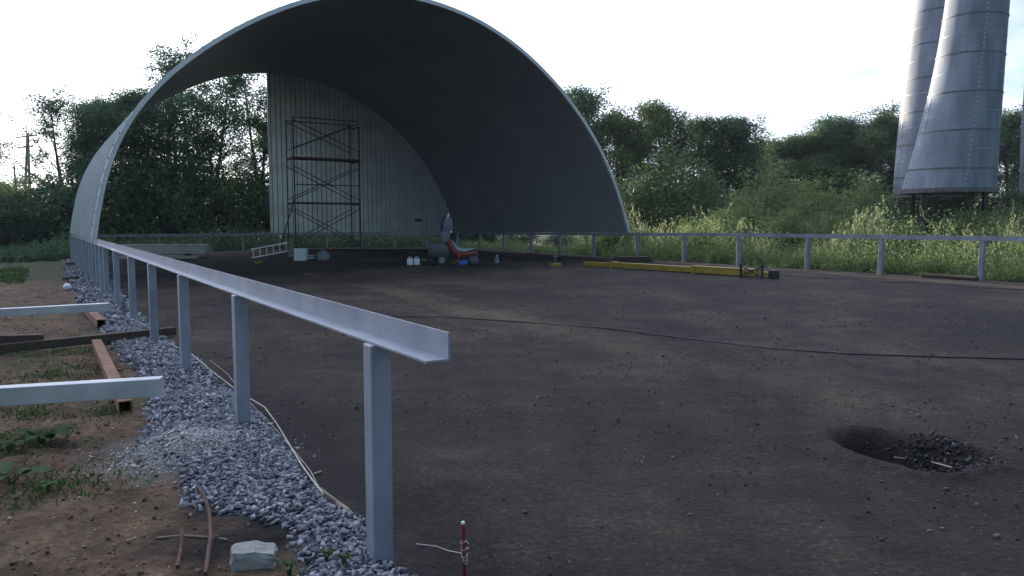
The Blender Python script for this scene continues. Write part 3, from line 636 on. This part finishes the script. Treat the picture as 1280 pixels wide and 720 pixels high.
for i, (px, d, yt) in enumerate([(30, 40, 232), (75, 40, 222), (112, 41, 200), (150, 41, 186), (190, 42, 195), (235, 41, 205), (280, 42, 200), (325, 43, 210), (375, 44, 240), (420, 44, 235), (470, 45, 235), (520, 46, 235), (565, 46, 240), (606, 45, 255), (-15, 38, 236)]):
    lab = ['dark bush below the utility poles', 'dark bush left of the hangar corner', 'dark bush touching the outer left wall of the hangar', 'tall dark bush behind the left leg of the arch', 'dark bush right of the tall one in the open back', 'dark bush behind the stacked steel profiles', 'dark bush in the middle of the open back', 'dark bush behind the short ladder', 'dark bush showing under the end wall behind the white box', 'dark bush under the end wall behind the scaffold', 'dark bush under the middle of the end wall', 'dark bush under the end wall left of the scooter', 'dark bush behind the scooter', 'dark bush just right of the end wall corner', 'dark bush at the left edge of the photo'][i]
    B_(SC_ if i % 3 else SA_, px, d, yt, lab, G4, wide=1.25 if yt > 215 else .85)  # those behind the end wall made taller to keep sun off the undergrowth

for px, d, yt, lab in ((868, 30, 272, 'pale bush at the left end of the sunlit weeds'), (905, 31, 262, 'pale bush behind the fourth post from the right'), (932, 33, 243, 'tall pale bush just left of the middle of the weeds'), (985, 30, 262, 'rounded pale bush in the middle of the sunlit weeds'), (1000, 34, 250, 'pale bush behind the rounded one in the weeds'), (1048, 31, 255, 'pale bush right of the middle of the weeds'), (1090, 29, 268, 'pale bush at the right end of the sunlit weeds'), (1125, 26, 275, 'small pale bush below the left silo'), (1240, 24, 272, 'small bush behind the nearest right post')):
    B_(SB_, px, d, yt, lab, G3, wide=1.15)

# tall weeds in the sun beyond the rail: one mass
def weeds(name, label, N, nr_, sr_, hmin, hmax, m, dens=None, leaf=.10):
    n = rng.uniform(*nr_, N); s = rng.uniform(*sr_, N)
    if dens is not None: ok = rng.uniform(0, 1, N) < dens(n, s); n, s = n[ok], s[ok]
    N = len(n); P = n[:, None] * NX + s[:, None] * AX; z = height(n, s); h = rng.uniform(hmin, hmax, N) * np.clip(0.75 + 2.2 * fbm(n * .55, s * .55, 3, 77), .25, 1.6); V = []; k = 11
    ln = rng.normal(0, .16, (N, 2))
    for j in range(k):
        t = (j + .5) / k
        c = np.stack([P[:, 0] + ln[:, 0] * h * t * t + rng.normal(0, .05, N), P[:, 1] + ln[:, 1] * h * t * t + rng.normal(0, .05, N), z + h * t], 1)
        V.append(c)
    C = np.concatenate(V); L_ = np.concatenate([np.full(N, leaf * (1.5 - 0.8 * (j / k))) for j in range(k)]) * rng.uniform(.7, 1.4, len(C))
    v, f = leaf_quads(C, L_, .30, .9); o = npmesh(name, v, f, m); return tag(o, label, 'weeds', kind='stuff')
def plumes():
    N = 9000; n = rng.uniform(20.0, 30, N); s = rng.uniform(3, 27, N); ok = rng.uniform(0, 1, N) < sst(-.02, .10, fbm(n * .9, s * .9, 3, 78)) * sst(-.1, .12, fbm(n * .45 + 7, s * .45, 3, 79)); n, s = n[ok], s[ok]; N = len(n)
    P = n[:, None] * NX + s[:, None] * AX; h = rng.uniform(.7, 1.7, N) * np.clip(0.75 + 2.2 * fbm(n * .55, s * .55, 3, 77), .3, 1.6); z = height(n, s) + h; ln = rng.normal(0, .35, (N, 2)); V = []
    for j in range(16):
        t = j / 15 * .34; V.append(np.stack([P[:, 0] + ln[:, 0] * t + rng.normal(0, .018, N), P[:, 1] + ln[:, 1] * t + rng.normal(0, .018, N), z - .08 + t], 1))
    C = np.concatenate(V); v, f = leaf_quads(C, rng.uniform(.03, .07, len(C)), .45, 1.0); o = npmesh('weed_plumes', v, f, M['weed']); tag(o, 'pale plumes topping the tall weeds behind the right rail', 'weeds', kind='stuff')
weeds('tall_weeds', 'sunlit mass of pale green tall weeds behind the right rail', 20000, (19.9, 31), (2, 28), .5, 1.7, M['leaf_light'], lambda n, s: sst(-.16, .08, fbm(n * .9, s * .9, 3, 78)), .10)
plumes()
weeds('low_weeds', 'strip of low green weeds along the foot of the right posts', 5000, (19.3, 21.2), (2, 37), .12, .5, M['leaf_light'], lambda n, s: sst(19.4, 20.4, n), .10)
weeds('undergrowth', 'dark low undergrowth beyond the far end of the yard', 5000, (-6, 24), (37.2, 42), .3, 1.2, M['leaf_dark'], None, .16)
weeds('grass_tufts', 'green grass and weeds on the soil at the far left', 6000, (-14, -.2), (19, 31), .05, .22, M['grass'], lambda n, s: sst(24, 26, s + 3 * fbm(n * .6, s * .6, 3, 72)) * (n < gl(s) - .4), .09)
def blades(name, label, N, box, hmin, hmax, dens):
    n = rng.uniform(box[0], box[1], N); s = rng.uniform(box[2], box[3], N); ok = rng.uniform(0, 1, N) < dens(n, s); n, s = n[ok], s[ok]; N = len(n)
    P = n[:, None] * NX + s[:, None] * AX; z = height(n, s); h = rng.uniform(hmin, hmax, N); a = rng.uniform(0, 6.283, N); wd = .003 + .003 * rng.random(N); l = rng.normal(0, .5, (N, 2)) * h[:, None]
    b0 = np.stack([P[:, 0] - wd * np.cos(a), P[:, 1] - wd * np.sin(a), z - .005], 1); b1 = np.stack([P[:, 0] + wd * np.cos(a), P[:, 1] + wd * np.sin(a), z - .005], 1)
    m0 = np.stack([P[:, 0] + l[:, 0] * .35 + wd * .8 * np.cos(a), P[:, 1] + l[:, 1] * .35 + wd * .8 * np.sin(a), z + h * .6], 1); tp = np.stack([P[:, 0] + l[:, 0], P[:, 1] + l[:, 1], z + h * .95], 1)
    v = np.stack([b0, b1, m0, tp], 1).reshape(-1, 3); o = npmesh(name, v, np.arange(4 * N).reshape(-1, 4), M['grass']); return tag(o, label, 'grass', kind='stuff')
gp = [ns(gnd(*p)) for p in [(40, 520), (75, 470), (25, 500), (10, 548), (70, 440), (150, 510), (100, 462), (20, 515), (60, 612), (5, 560)]]
def gd(n, s):
    r = np.zeros_like(n)
    for a, b_ in gp: r = np.maximum(r, np.exp(-(((n - a) / .34) ** 2 + ((s - b_) / .30) ** 2)))
    return r * sst(-.12, .12, fbm(n * 3, s * 3, 3, 99) + .05)
blades('grass_patches', 'scattered grass patches on the brown soil by the pale beams', 90000, (-5.5, .6, 3.0, 11), .012, .05, gd)

# utility poles
p = at(32, H0, 58); zb = gz(p)
up = thing('utility_pole', 'tall A shaped wooden utility pole pair at the far left', 'utility pole', (p[0], p[1], zb), 0.15)
tz = at(40, 166, 58)[2] - zb
MB().tube([(-.28, 0, -.3), (.42, .1, tz)], [.11, .08], 10).build('pole', M['wood_post'], up); MB().tube([(.3, 0, -.3), (.55, -.1, tz - .2)], [.11, .08], 10).build('pole', M['wood_post'], up)
MB().bar((-.35, .05, tz - .35), (1.1, .05, tz - .15), .09, .09).build('crossarm', M['wood_post'], up); MB().bar((-.3, .05, tz - 1.1), (.75, .05, tz - 1.0), .09, .09).build('crossarm', M['wood_post'], up)
for x in (-.25, .1, .75, 1.05): MB().lathe([(.01, 0), (.05, .01), (.03, .08), (.06, .12), (.01, .2)], (x, .05, tz - .3 + .14 * (x + .35) / 1.45 + .04), 10).build('insulator', M['white'], up)
p = at(23, H0, 70); zb = gz(p)
u2 = thing('utility_pole', 'thin lone pole left of the paired wooden utility poles', 'utility pole', (p[0], p[1], zb)); MB().tube([(0, 0, -.3), (-.1, 0, at(22, 207, 70)[2] - zb)], [.12, .08], 8).build('pole', M['wood_post'], u2)
MB().bar((-.4, 0, at(22, 207, 70)[2] - zb - .3), (.3, 0, at(22, 207, 70)[2] - zb - .3), .08, .08).build('crossarm', M['wood_post'], u2)

# ------------------------------------------------------------------ things on the soil at left
def solid_beam(name, label, cat, p, q, wd, ht, m, hollow=True, bev=.006, cap=M['rust_dark']):
    p = Vector(p); q = Vector(q); t = thing(name, label, cat, tuple((p + q) / 2)); c = (p + q) / 2
    d = (q - p); y = d.normalized(); x = y.cross(Vector((0, 0, 1))).normalized(); z = x.cross(y); Ln = d.length
    mb = MB()
    if hollow:                                           # square tube: four walls, open ends
        th = min(wd, ht) * .09; vs = []; fs = []
        for e in (-.5, .5):
            for (a, b_) in ((-1, -1), (1, -1), (1, 1), (-1, 1)):
                vs.append(y * Ln * e + x * a * wd / 2 + z * b_ * ht / 2)
            for (a, b_) in ((-1, -1), (1, -1), (1, 1), (-1, 1)):
                vs.append(y * Ln * e + x * a * (wd / 2 - th) + z * b_ * (ht / 2 - th))
        for i in range(4):
            j = (i + 1) % 4; fs += [(i, j, 8 + j, 8 + i), (4 + i, 12 + i, 12 + j, 4 + j), (i, 4 + i, 4 + j, j), (8 + i, 8 + j, 12 + j, 12 + i)]
        mb.add(vs, fs)
    else: mb.bar(-d / 2, d / 2, wd, ht, bev)
    o = mb.build('tube_body' if hollow else 'beam_body', m, t)
    return t
r1a, r1b = on(121, 436), on(157, 519); r2a, r2b = on(107, 390), on(127, 410)
def rise(p, z): return (p[0], p[1], p[2] + z)
solid_beam('rusty_square_tube', 'longer rusty square tube lying under the nearest pale steel beam', 'steel tube', rise(r1a, .07), rise(r1b, .07), .105, .105, M['rust'])
solid_beam('rusty_square_tube', 'short rusty square tube under the far pale steel beam', 'steel tube', rise(r2a, .07), rise(r2b, .07), .12, .12, M['rust'])
a_ = on(202, 505); b__ = on(-60, 523)
solid_beam('pale_steel_beam', 'nearest pale zinc box beam lying across the long rusty tube', 'steel beam', rise(at(-90, 500.5, 5.35), 0), rise(at(203, 482.5, 5.62), 0), .12, .135, M['beamwhite'], False)
solid_beam('pale_steel_beam', 'farther pale zinc box beam lying across the short rusty tube', 'steel beam', rise(at(-60, 394, 9.2), 0), rise(at(137, 383.5, 9.55), 0), .12, .10, M['beamwhite'], False)
q1, q2 = on(-60, 450), on(219, 421)
solid_beam('dark_timber', 'long dark timber reaching from the left edge to the posts over the gravel', 'timber', rise(q1, .075), rise(q2, .085), .10, .11, M['wood_dark'], False, .004)
q1, q2 = on(-60, 446), on(55, 438)
solid_beam('dark_timber', 'short dark timber lying beside the long one at the left edge', 'timber', rise(q1, .18), rise(q2, .15), .12, .12, M['wood_dark'], False, .004)
for (x0, x1, y, lab) in ((80, 97, 351, 'dark wood block on the gravel edge, the nearer of two'), (83, 97, 332, 'dark wood block on the gravel edge, the farther of two')):
    a_, b_ = on(x0, y), on(x1, y - 1); solid_beam('wood_block', lab, 'wood block', rise(a_, .05), rise(b_, .05), .14, .10, M['wood_dark'], False)
p = on(84, 363); mb = MB(); bm = bmesh.new(); bmesh.ops.create_icosphere(bm, subdivisions=2, radius=.10)
for v_ in bm.verts: v_.co *= random.uniform(.75, 1.1)
bm.verts.index_update(); mb.add([v_.co for v_ in bm.verts], [[x.index for x in f.verts] for f in bm.faces]); bm.free()
o = mb.build('crumpled_bag', M['white'], loc=rise(p, .08)); tag(o, 'crumpled white plastic bag at the edge of the gravel', 'plastic bag')
# grey rock
p = on(318, 706); bm = bmesh.new(); bmesh.ops.create_cube(bm, size=1)
bmesh.ops.subdivide_edges(bm, edges=bm.edges[:], cuts=3, use_grid_fill=True); rs = random.Random(5)
for v_ in bm.verts:
    c = v_.co; L_ = max(abs(c.x), abs(c.y), abs(c.z)); q = c.normalized() * .52; v_.co = c.lerp(q, .22)
    v_.co.z *= (1 - .28 * (v_.co.x > .05)); v_.co += Vector((rs.uniform(-.04, .04), rs.uniform(-.04, .04), rs.uniform(-.035, .035)))
    v_.co = Vector((v_.co.x * .20, v_.co.y * .14, v_.co.z * .115))
bm.verts.index_update(); mb = MB().add([v_.co for v_ in bm.verts], [[x.index for x in f.verts] for f in bm.faces]); bm.free()
o = mb.build('grey_rock', M['rock'], loc=rise(p, .035)); o.rotation_euler = (0, 0, .25); tag(o, 'pale grey angular rock on the dark soil near the gravel', 'rock')
# rebar
def path_on(pp, r, name, m, label=None, cat=None, zs=None, n=8, parent=None):
    P = [on(*q) for q in pp]; P = [rise(q, (zs[i] if zs else r)) for i, q in enumerate(P)]
    c = np.mean(P, 0); o = MB().tube([Vector(q) - Vector(c) for q in P], r, n).build(name, m, smooth=True, loc=tuple(c))
    return tag(o, label, cat)
path_on([(248, 612), (256, 630), (262, 650), (264, 680), (260, 705), (257, 722)], .010, 'rusty_rebar', M['rebar'], 'longer bent rusty rod lying across the soil edge', 'rebar', [.02, .045, .05, .045, .03, .02])
path_on([(229, 672), (227, 690), (222, 712)], .009, 'rusty_rebar', M['rebar'], 'short rusty rod left of the longer bent one', 'rebar', [.05, .03, .015])
path_on([(196, 674), (225, 671), (262, 673), (284, 676)], .006, 'dry_twig', M['wood_post'], 'dry twig lying crosswise under the rusty rods', 'twig')
# twine along the posts and its peg
path_on([(205, 428), (240, 448), (268, 470), (300, 497), (331, 516), (345, 534), (360, 561), (378, 588), (398, 620), (404, 629)], .0045, 'twine', M['string'], 'thicker pale twine running along the posts on the gravel edge', 'twine', [.02, .05, .03, .05, .05, .04, .05, .03, .05, .06], 6)
path_on([(262, 452), (285, 470), (305, 498), (345, 540), (372, 572), (388, 592), (398, 612), (425, 632), (440, 645), (456, 657)], .0025, 'twine', M['string'], 'thinner loose twine wandering right of the thicker one', 'twine', [.02] * 10, 5)
pg = path_on([(404, 628), (420, 634), (436, 643)], .014, 'wooden_peg', M['wood_pale'], 'short wooden peg lying at the end of the pale twine', 'peg', [.05, .03, .02])
path_on([(392, 594), (401, 591)], .008, 'wood_chip', M['wood_pale'], 'small pale stick beside the twine', 'stick')
# red stake
p = on(581, 719); tpx = at(578.5, 652, p[1]); st = thing('marking_stake', 'red marking stake wound with twine in the front of the yard', 'stake', tuple(p))
hh = float(tpx[2] - p[2]); MB().tube([(0, 0, -.1), (-.003, 0, hh * .55), (-.007, 0, hh - .012)], .009, 8).build('rod', M['red'], st, smooth=True); MB().tube([(-.007, 0, hh - .0118), (-.0075, 0, hh)], .0092, 8).build('tip', M['white'], st)
hl = MB()
for j, z in enumerate((hh * .25, hh * .32, hh * .38, hh * .5, hh * .62)):
    hl.tube([((.012 + .002 * j % 3) * math.cos(t), .012 * math.sin(t), z + .01 * math.sin(2 * t + j)) for t in np.linspace(0, 6.1, 9)], .0022, 4)
hl.build('twine_winding', M['string'], st)
path_on([(579, 704), (560, 693), (545, 685), (520, 682)], .0022, 'twine', M['string'], 'loose twine end trailing from the red stake', 'twine', [.05, .02, .01, .01], 5)
# burdock rosettes and seedlings
def rosette(px, py, label, size, k, seed, flat=.35, m=M['burdock']):
    rs = random.Random(seed); p = on(px, py); t = thing('broadleaf_plant', label, 'plant', tuple(p)); 
    for i in range(k):
        a = i * 2.4 + rs.uniform(-.4, .4); l = size * rs.uniform(.55, 1.1); e = rs.uniform(.1, .6); wd = l * .38; vs = []; fs = []; c, s_ = math.cos(a), math.sin(a)
        for u in range(7):
            t_ = u / 6; wv = wd * math.sin(math.pi * min(1, t_ * .93 + .05)) ** .8; r_ = l * .25 + l * t_; z = .03 + l * (e * t_ - .75 * e * t_ ** 2) + .02
            for q in (-1, -.5, 0, .5, 1):
                x = r_; y = wv * q; zz = z + abs(q) * wv * .30 + rs.uniform(-.006, .006); vs.append((x * c - y * s_, x * s_ + y * c, zz))
        for u in range(6):
            for q in range(4): fs.append((u * 5 + q, u * 5 + q + 1, u * 5 + q + 6, u * 5 + q + 5))
        mb = MB().add(vs, fs); mb.tube([(0, 0, -.02), (l * .27 * c, l * .27 * s_, .06)], .006, 5); mb.build('leaf', m, t, smooth=True)
    return t
rosette(52, 553, 'broad leaved plant by the left edge, its leaves curling by the pale beam', .20, 6, 1)
rosette(14, 605, 'broad leaved plant lowest at the left edge', .17, 5, 2)
rosette(12, 565, 'small broad leaved plant at the left edge between two bigger ones', .11, 5, 3)
rosette(60, 615, 'tiny green plant on the soil right of the lowest one', .06, 6, 4)
rosette(408, 704, 'tiny green seedling in the gravel beside the nearest post', .035, 6, 5)
rosette(430, 710, 'second green seedling in the gravel, next to the post foot', .035, 6, 6)
rosette(362, 720, 'green seedling at the bottom edge of the photo by the gravel', .05, 5, 7)

# ------------------------------------------------------------------ things in the yard
path_on([(235, 376), (300, 385), (380, 394), (560, 397), (640, 402), (760, 411), (860, 424), (960, 436), (1060, 443), (1180, 447), (1300, 450)], .009, 'black_hose', M['black'], 'long black hose lying across the whole yard', 'hose', None, 8)
path_on([(560, 640 - 320), (700, 327)], .01, 'thin_cable', M['black'], 'thin dark cable on the ground between scooter and yellow tool', 'cable')
path_on([(978, 344), (1010, 347), (1060, 349), (1100, 353), (1150, 354), (1215, 360), (1300, 363)], .010, 'thin_cable', M['black'], 'thin dark cable on the ground right of the yellow jib', 'cable', None, 6)
# yellow jib beam
ya, yb = on(731, 333), on(968, 348.5); yt = thing('yellow_jib', 'long yellow steel jib lying on the yard, dark bracket at its right end', 'jib', tuple((ya + yb) / 2)); c = (ya + yb) / 2
Y = lambda t, z: Vector(ya * (1 - t) + yb * t - c) + Vector((0, 0, z))
for (t0, t1, wd, ht) in ((0, .20, .13, .13), (.18, .66, .16, .16), (.63, .93, .20, .19), (.94, .985, .14, .13)):
    MB().bar(Y(t0, .03 + ht / 2), Y(t1, .03 + ht / 2), wd, ht, .01).build('jib_section', M['yellow'], yt)
for t in (.19, .645): MB().bar(Y(t - .008, .11), Y(t + .008, .11), .24, .22, .01).build('collar', M['yellow'], yt)
OF = Vector((-.12, -.34, 0))
for t in (.86, .95):
    MB().bar(Y(t, -.01) + OF, Y(t, .36) + OF, .05, .05, up=(0, 1, 0)).build('bracket_post', M['black'], yt)
    MB().bar(Y(t, .02) + OF * 1.2, Y(t, .02) - OF * .8, .05, .05).build('bracket_foot', M['black'], yt)
MB().bar(Y(.86, .06) + OF, Y(.95, .30) + OF, .03, .03).build('bracket_brace', M['black'], yt); MB().bar(Y(.86, .30) + OF, Y(.95, .06) + OF, .03, .03).build('bracket_brace', M['black'], yt)
MB().bar(Y(.985, .11), Y(1.01, .11), .22, .2, .01).build('end_plate', M['black'], yt)
# board pile, dark log
a_, b_ = on(766, 327.5), on(814, 327.5); t = thing('board_pile', 'low pile of dark brown boards behind the yellow jib', 'boards', tuple((a_ + b_) / 2)); d = Vector((b_ - a_) / 2)
for j, z in enumerate((.04, .105, .17)): MB().bar(-d + Vector((.05 * j, 0, z)), d * (1 - .05 * j) + Vector((0, .05 * j, z)), .5, .055).build('board', M['wood_dark'], t)
a_, b_ = on(1151, 346), on(1222, 351); solid_beam('fallen_log', 'dark log lying in the weeds behind the right rail', 'log', rise(a_, .05), rise(b_, .05), .11, .11, M['wood_dark'], False, .04)
# yellow-footed tool, small bottle
p = on(694, 333); t = thing('levelling_tool', 'small yellow based tool with an upright stick standing in the yard', 'tool', tuple(p), .2)
MB().box((0, 0, .055), (.38, .14, .11), bev=.02).build('base', M['yellow'], t); MB().tube([(0, 0, .1), (.01, 0, .34)], .018, 8).build('stick', M['wood_pale'], t); MB().bar((-.07, 0, .34), (.09, 0, .34), .03, .03).build('grip', M['wood_pale'], t)
p = on(621, 329); t = thing('small_canister', 'small pale bottle standing alone right of the scooter', 'bottle', tuple(p))
MB().lathe([(.0, 0), (.075, 0), (.08, .02), (.08, .16), (.03, .22), (.03, .25)], n=14).build('bottle_body', M['sack'], t, smooth=True); MB().lathe([(.035, .245), (.035, .28), (0, .282)], n=12).build('cap', M['white'], t)
# two white canisters
for (x, lab) in ((512.5, 'white canister left of its twin beside the scooter'), (521, 'white canister right of its twin beside the scooter')):
    p = on(x, 331.5); t = thing('white_canister', lab, 'canister', tuple(p), .15, 'white canisters beside the scooter'); wd = .2
    MB().box((0, 0, .115), (wd, .15, .225), bev=.03).build('canister_body', M['white'], t, smooth=True); MB().tube([(-.05, 0, .225), (-.04, 0, .27), (.05, 0, .27), (.06, 0, .225)], .012, 6).build('handle', M['white'], t); MB().lathe([(.028, .22), (.028, .26), (0, .262)], (.075, 0, 0), 10).build('cap', M['red'], t)
a_, b_ = on(527, 325.5), on(537, 325.5); solid_beam('pale_stick', 'short pale stick on the ground behind the white canisters', 'stick', rise(a_, .03), rise(b_, .03), .05, .05, M['wood_pale'], False)
# scooter
p = on(566, 331); sx = .0286; mo = thing('motor_scooter', 'red three wheeled scooter with pale seat and tall grey screen standing in the yard', 'scooter', tuple(p), 0.25)
def wheel(x, y, r, wd, nm='wheel', hub='alu'):
    tb = MB().lathe([(r * .62, -wd * .5), (r * .9, -wd * .5), (r, -wd * .25), (r, wd * .25), (r * .9, wd * .5), (r * .62, wd * .5), (r * .62, -wd * .5)], (x, y, r), 24, 'y')
    wo = tb.build(nm, M['black'], mo, smooth=True); MB().lathe([(.01, -wd * .42), (r * .3, -wd * .46), (r * .62, -wd * .30), (r * .63, wd * .30), (r * .3, wd * .46), (.01, wd * .42)], (x, y, r), 20, 'y').build('rim', M[hub], wo, smooth=True)
wheel(-.40, -.16, .17, .09, hub='sack'); wheel(-.66, .18, .21, .10, hub='darkgrey'); wheel(.62, 0, .25, .13, hub='darkgrey')
def loft(sec, name, m, parent=mo):                      # sec: (x, z0, z1, half width)
    vs = []; fs = []
    for (x, z0, z1, h) in sec:
        for k in range(12):
            t = 2 * math.pi * k / 12; ct, st_ = math.cos(t), math.sin(t)
            vs.append((x, h * abs(ct) ** .7 * (1 if ct > 0 else -1), (z0 + z1) / 2 + (z1 - z0) / 2 * abs(st_) ** .7 * (1 if st_ > 0 else -1)))
    for i in range(len(sec) - 1): fs += [(i * 12 + k, i * 12 + (k + 1) % 12, (i + 1) * 12 + (k + 1) % 12, (i + 1) * 12 + k) for k in range(12)]
    fs += [tuple(range(12))[::-1], tuple((len(sec) - 1) * 12 + k for k in range(12))]
    return MB().add(vs, fs).build(name, m, parent, smooth=True)
loft([(-.22, .72, .90, .10), (-.16, .52, .90, .17), (-.05, .34, .84, .20), (.08, .24, .62, .20), (.22, .20, .46, .18), (.34, .22, .42, .16)], 'body_fairing', M['red'])
loft([(-.08, .74, .84, .10), (.02, .58, .80, .16), (.16, .44, .60, .18), (.34, .40, .54, .18), (.52, .44, .56, .17), (.68, .50, .57, .13), (.74, .50, .55, .08)], 'seat', M['seat'])
loft([(.30, .24, .34, .10), (.5, .26, .44, .15), (.66, .30, .50, .15), (.86, .34, .44, .09)], 'rear_fender', M['red'])
MB().tube([(.14, -.22, .12), (.18, -.22, .36), (.72, -.22, .40), (.84, -.22, .30)], .022, 8).build('carrier_frame', M['orange'], mo, smooth=True); MB().tube([(.14, -.22, .12), (-.06, -.22, .06)], .022, 8).build('foot_bar', M['orange'], mo)
loft([(-.82, .30, .60, .12), (-.78, .26, .74, .2), (-.45, .22, .78, .2), (-.30, .22, .72, .16), (-.16, .24, .66, .12)], 'front_box', M['darkgrey'])
MB().box((-.25, 0, .94), (.30, .24, .40), bev=.06).build('instrument_cowl', M['screen'], mo, smooth=True)
rot = Matrix.Rotation(R(-8), 3, 'Y'); ws = MB().box((-.16, 0, 1.34), (.38, .06, .50), rot, .04).build('screen', M['screen'], mo, smooth=True)
for dx in (-.22, .20): MB().tube([(-.14 + dx - .04, -.01, 1.10), (-.14 + dx, -.01, 1.40), (-.14 + dx * .8 + .03, -.01, 1.62)], .04, 8).build('screen_frame', M['black'], mo, smooth=True)
MB().tube([(-.16, 0, 1.6), (-.12, 0, 1.72)], .03, 8).build('lamp', M['alu'], mo); MB().tube([(-.72, -.05, .96), (-.45, -.06, 1.02), (-.25, -.05, .98), (-.02, -.08, 1.06), (.1, -.1, 1.04)], .02, 8).build('handlebar', M['black'], mo, smooth=True)
MB().tube([(-.46, -.12, .21), (-.36, 0, .8)], .03, 8).build('fork', M['alu'], mo); MB().box((-.08, -.14, 1.12), (.08, .04, .06), bev=.015).build('mirror', M['alu'], mo)
p2 = on(579, 331.5); t = thing('blue_jerrycan', 'blue plastic jerrycan lying beside the scooter', 'jerrycan', tuple(p2), .2)
MB().box((0, 0, .09), (.30, .18, .17), bev=.04).build('can_body', M['blue'], t, smooth=True); MB().lathe([(.03, 0), (.03, .05), (0, .052)], (.10, 0, .17), 10).build('cap', M['black'], t)
p2 = on(592, 331); t = thing('dark_bag', 'dark blue grey bag slumped at the rear wheel of the scooter', 'bag', tuple(p2), .2)
bm = bmesh.new(); bmesh.ops.create_icosphere(bm, subdivisions=3, radius=1); 
for v_ in bm.verts: c = v_.co; v_.co = Vector((c.x * .2, c.y * .15, .13 + max(c.z, -.8) * .17 + .02 * math.sin(9 * c.x) * math.cos(7 * c.y)))
bm.verts.index_update(); MB().add([v_.co for v_ in bm.verts], [[x.index for x in f.verts] for f in bm.faces]).build('bag_body', M['darkgrey'], t, smooth=True); bm.free()
MB().tube([(-.08, 0, .28), (-.05, 0, .36), (.05, 0, .36), (.08, 0, .28)], .012, 6).build('strap', M['black'], t)
# white box, slip, grey sack
p = on(376.5, 326); t = thing('white_box', 'white square box standing in the yard near the ladder', 'box', tuple(p), .05); MB().box((0, 0, .22), (.45, .40, .44), bev=.012).build('box_body', M['white'], t); MB().box((0, 0, .448), (.46, .41, .02)).build('lid', M['white'], t)
for (y, lab) in ((321, 'white board strip right of the white box, upper of two'), (324, 'white board strip right of the white box, lower of two')):
    a_, b_ = on(385, y), on(392.5, y); solid_beam('white_strip', lab, 'board strip', rise(a_, .05), rise(b_, .05), .12, .04, M['white'], False)
p = on(404, 326.5); bm = bmesh.new(); bmesh.ops.create_icosphere(bm, subdivisions=3, radius=1); mb = MB()
for v_ in bm.verts: c = v_.co; v_.co = Vector((c.x * .25, c.y * .2, .17 + max(c.z, -.85) * .2 + .025 * math.sin(7 * c.x + 1) * math.cos(6 * c.y + c.z * 4)))
bm.verts.index_update(); t = thing('grey_sack', 'round grey sack slumped right of the white box', 'sack', tuple(p)); mb.add([v_.co for v_ in bm.verts], [[x.index for x in f.verts] for f in bm.faces]).build('sack_body', M['sack'], t, smooth=True); bm.free()
MB().lathe([(.01, .36), (.05, .37), (.035, .41), (.07, .45), (.02, .45)], n=10).build('tied_neck', M['sack'], t)
# ladder on its side, with upright board
a_, b_ = on(314, 323.5), on(361, 322); Ld = Vector(b_ - a_); t = thing('aluminium_ladder', 'short aluminium ladder lying on its edge in the yard', 'ladder', tuple(a_), 0)
for z0, z1 in ((.03, .27), (.36, .60)): MB().bar((0, 0, z0), Ld + Vector((0, 0, z1)), .05, .045, .008).build('rail', M['alu'], t)
for j in range(6): u = .06 + .88 * j / 5; q = Ld * u; MB().tube([q + Vector((0, 0, .03 + .24 * u)), q + Vector((0, 0, .36 + .24 * u))], .022, 8).build('rung', M['alu'], t)
p = on(361, 322.5); tag(MB().box((0, 0, .36), (.16, .05, .78), Matrix.Rotation(R(4), 3, 'Y'), .006).build('pale_board', M['wood_pale'], loc=rise(p, .0) if False else (p[0] + .05, p[1] + .12, p[2] + .02)), 'grey board standing upright behind the end of the ladder', 'board')
p = on(323.5, 329.5); t = thing('yellow_block', 'small yellow block on the ground below the ladder', 'block', tuple(p)); MB().box((0, 0, .05), (.27, .14, .10), bev=.015).build('block_body', M['yellow'], t); MB().box((0, 0, .105), (.12, .06, .012)).build('grip', M['black'], t)
# stacked profiles
a_, b_ = on(150, 322), on(262, 322); d = Vector(b_ - a_); t = thing('profile_stack', 'stack of blue grey steel profiles lying behind the left rail', 'steel profiles', tuple(a_))
for j in range(4): MB().bar(Vector((0, .08 * j, .20 + .095 * j)), d * (1 - .01 * j) + Vector((0, .08 * j, .20 + .095 * j)), .5 - .06 * j, .08, .006).build('profile', M['galv'], t)
for u in (.25, .75): MB().bar(d * u + Vector((0, -.2, .07)), d * u + Vector((0, .4, .07)), .12, .15).build('bearer', M['wood_dark'], t)
a_, b_ = on(150, 324.5), on(247, 324.5); solid_beam('pale_profile', 'single pale steel profile in front of the stacked profiles', 'steel profile', rise(a_, .09), rise(b_, .09), .14, .11, M['beamwhite'], False)
# thin stick at the pit rim
path_on([(1118, 577), (1140, 583), (1165, 588), (1190, 590)], .006, 'dry_branch', M['wood_pale'], 'thin pale branch lying along the near rim of the pit', 'branch', [.03, .05, .06, .03])

# thin evening haze: one closed box round camera and scene
hz = MB().box((10, 45, 8.2), (260, 190, 20.4)).build('haze', bpy.data.materials.new('haze'))
hz['kind'] = 'stuff'; hm = hz.data.materials[0]; hm.use_nodes = True; ht = hm.node_tree; ht.nodes.clear()
ho = ht.nodes.new('ShaderNodeOutputMaterial'); hv = ht.nodes.new('ShaderNodeVolumePrincipled')
hv.inputs['Color'].default_value = (0.80, 0.90, 1.0, 1); hv.inputs['Density'].default_value = 0.0004
ht.links.new(hv.outputs[0], ho.inputs['Volume']); tag(hz, 'thin pale evening haze filling the whole yard', 'haze')
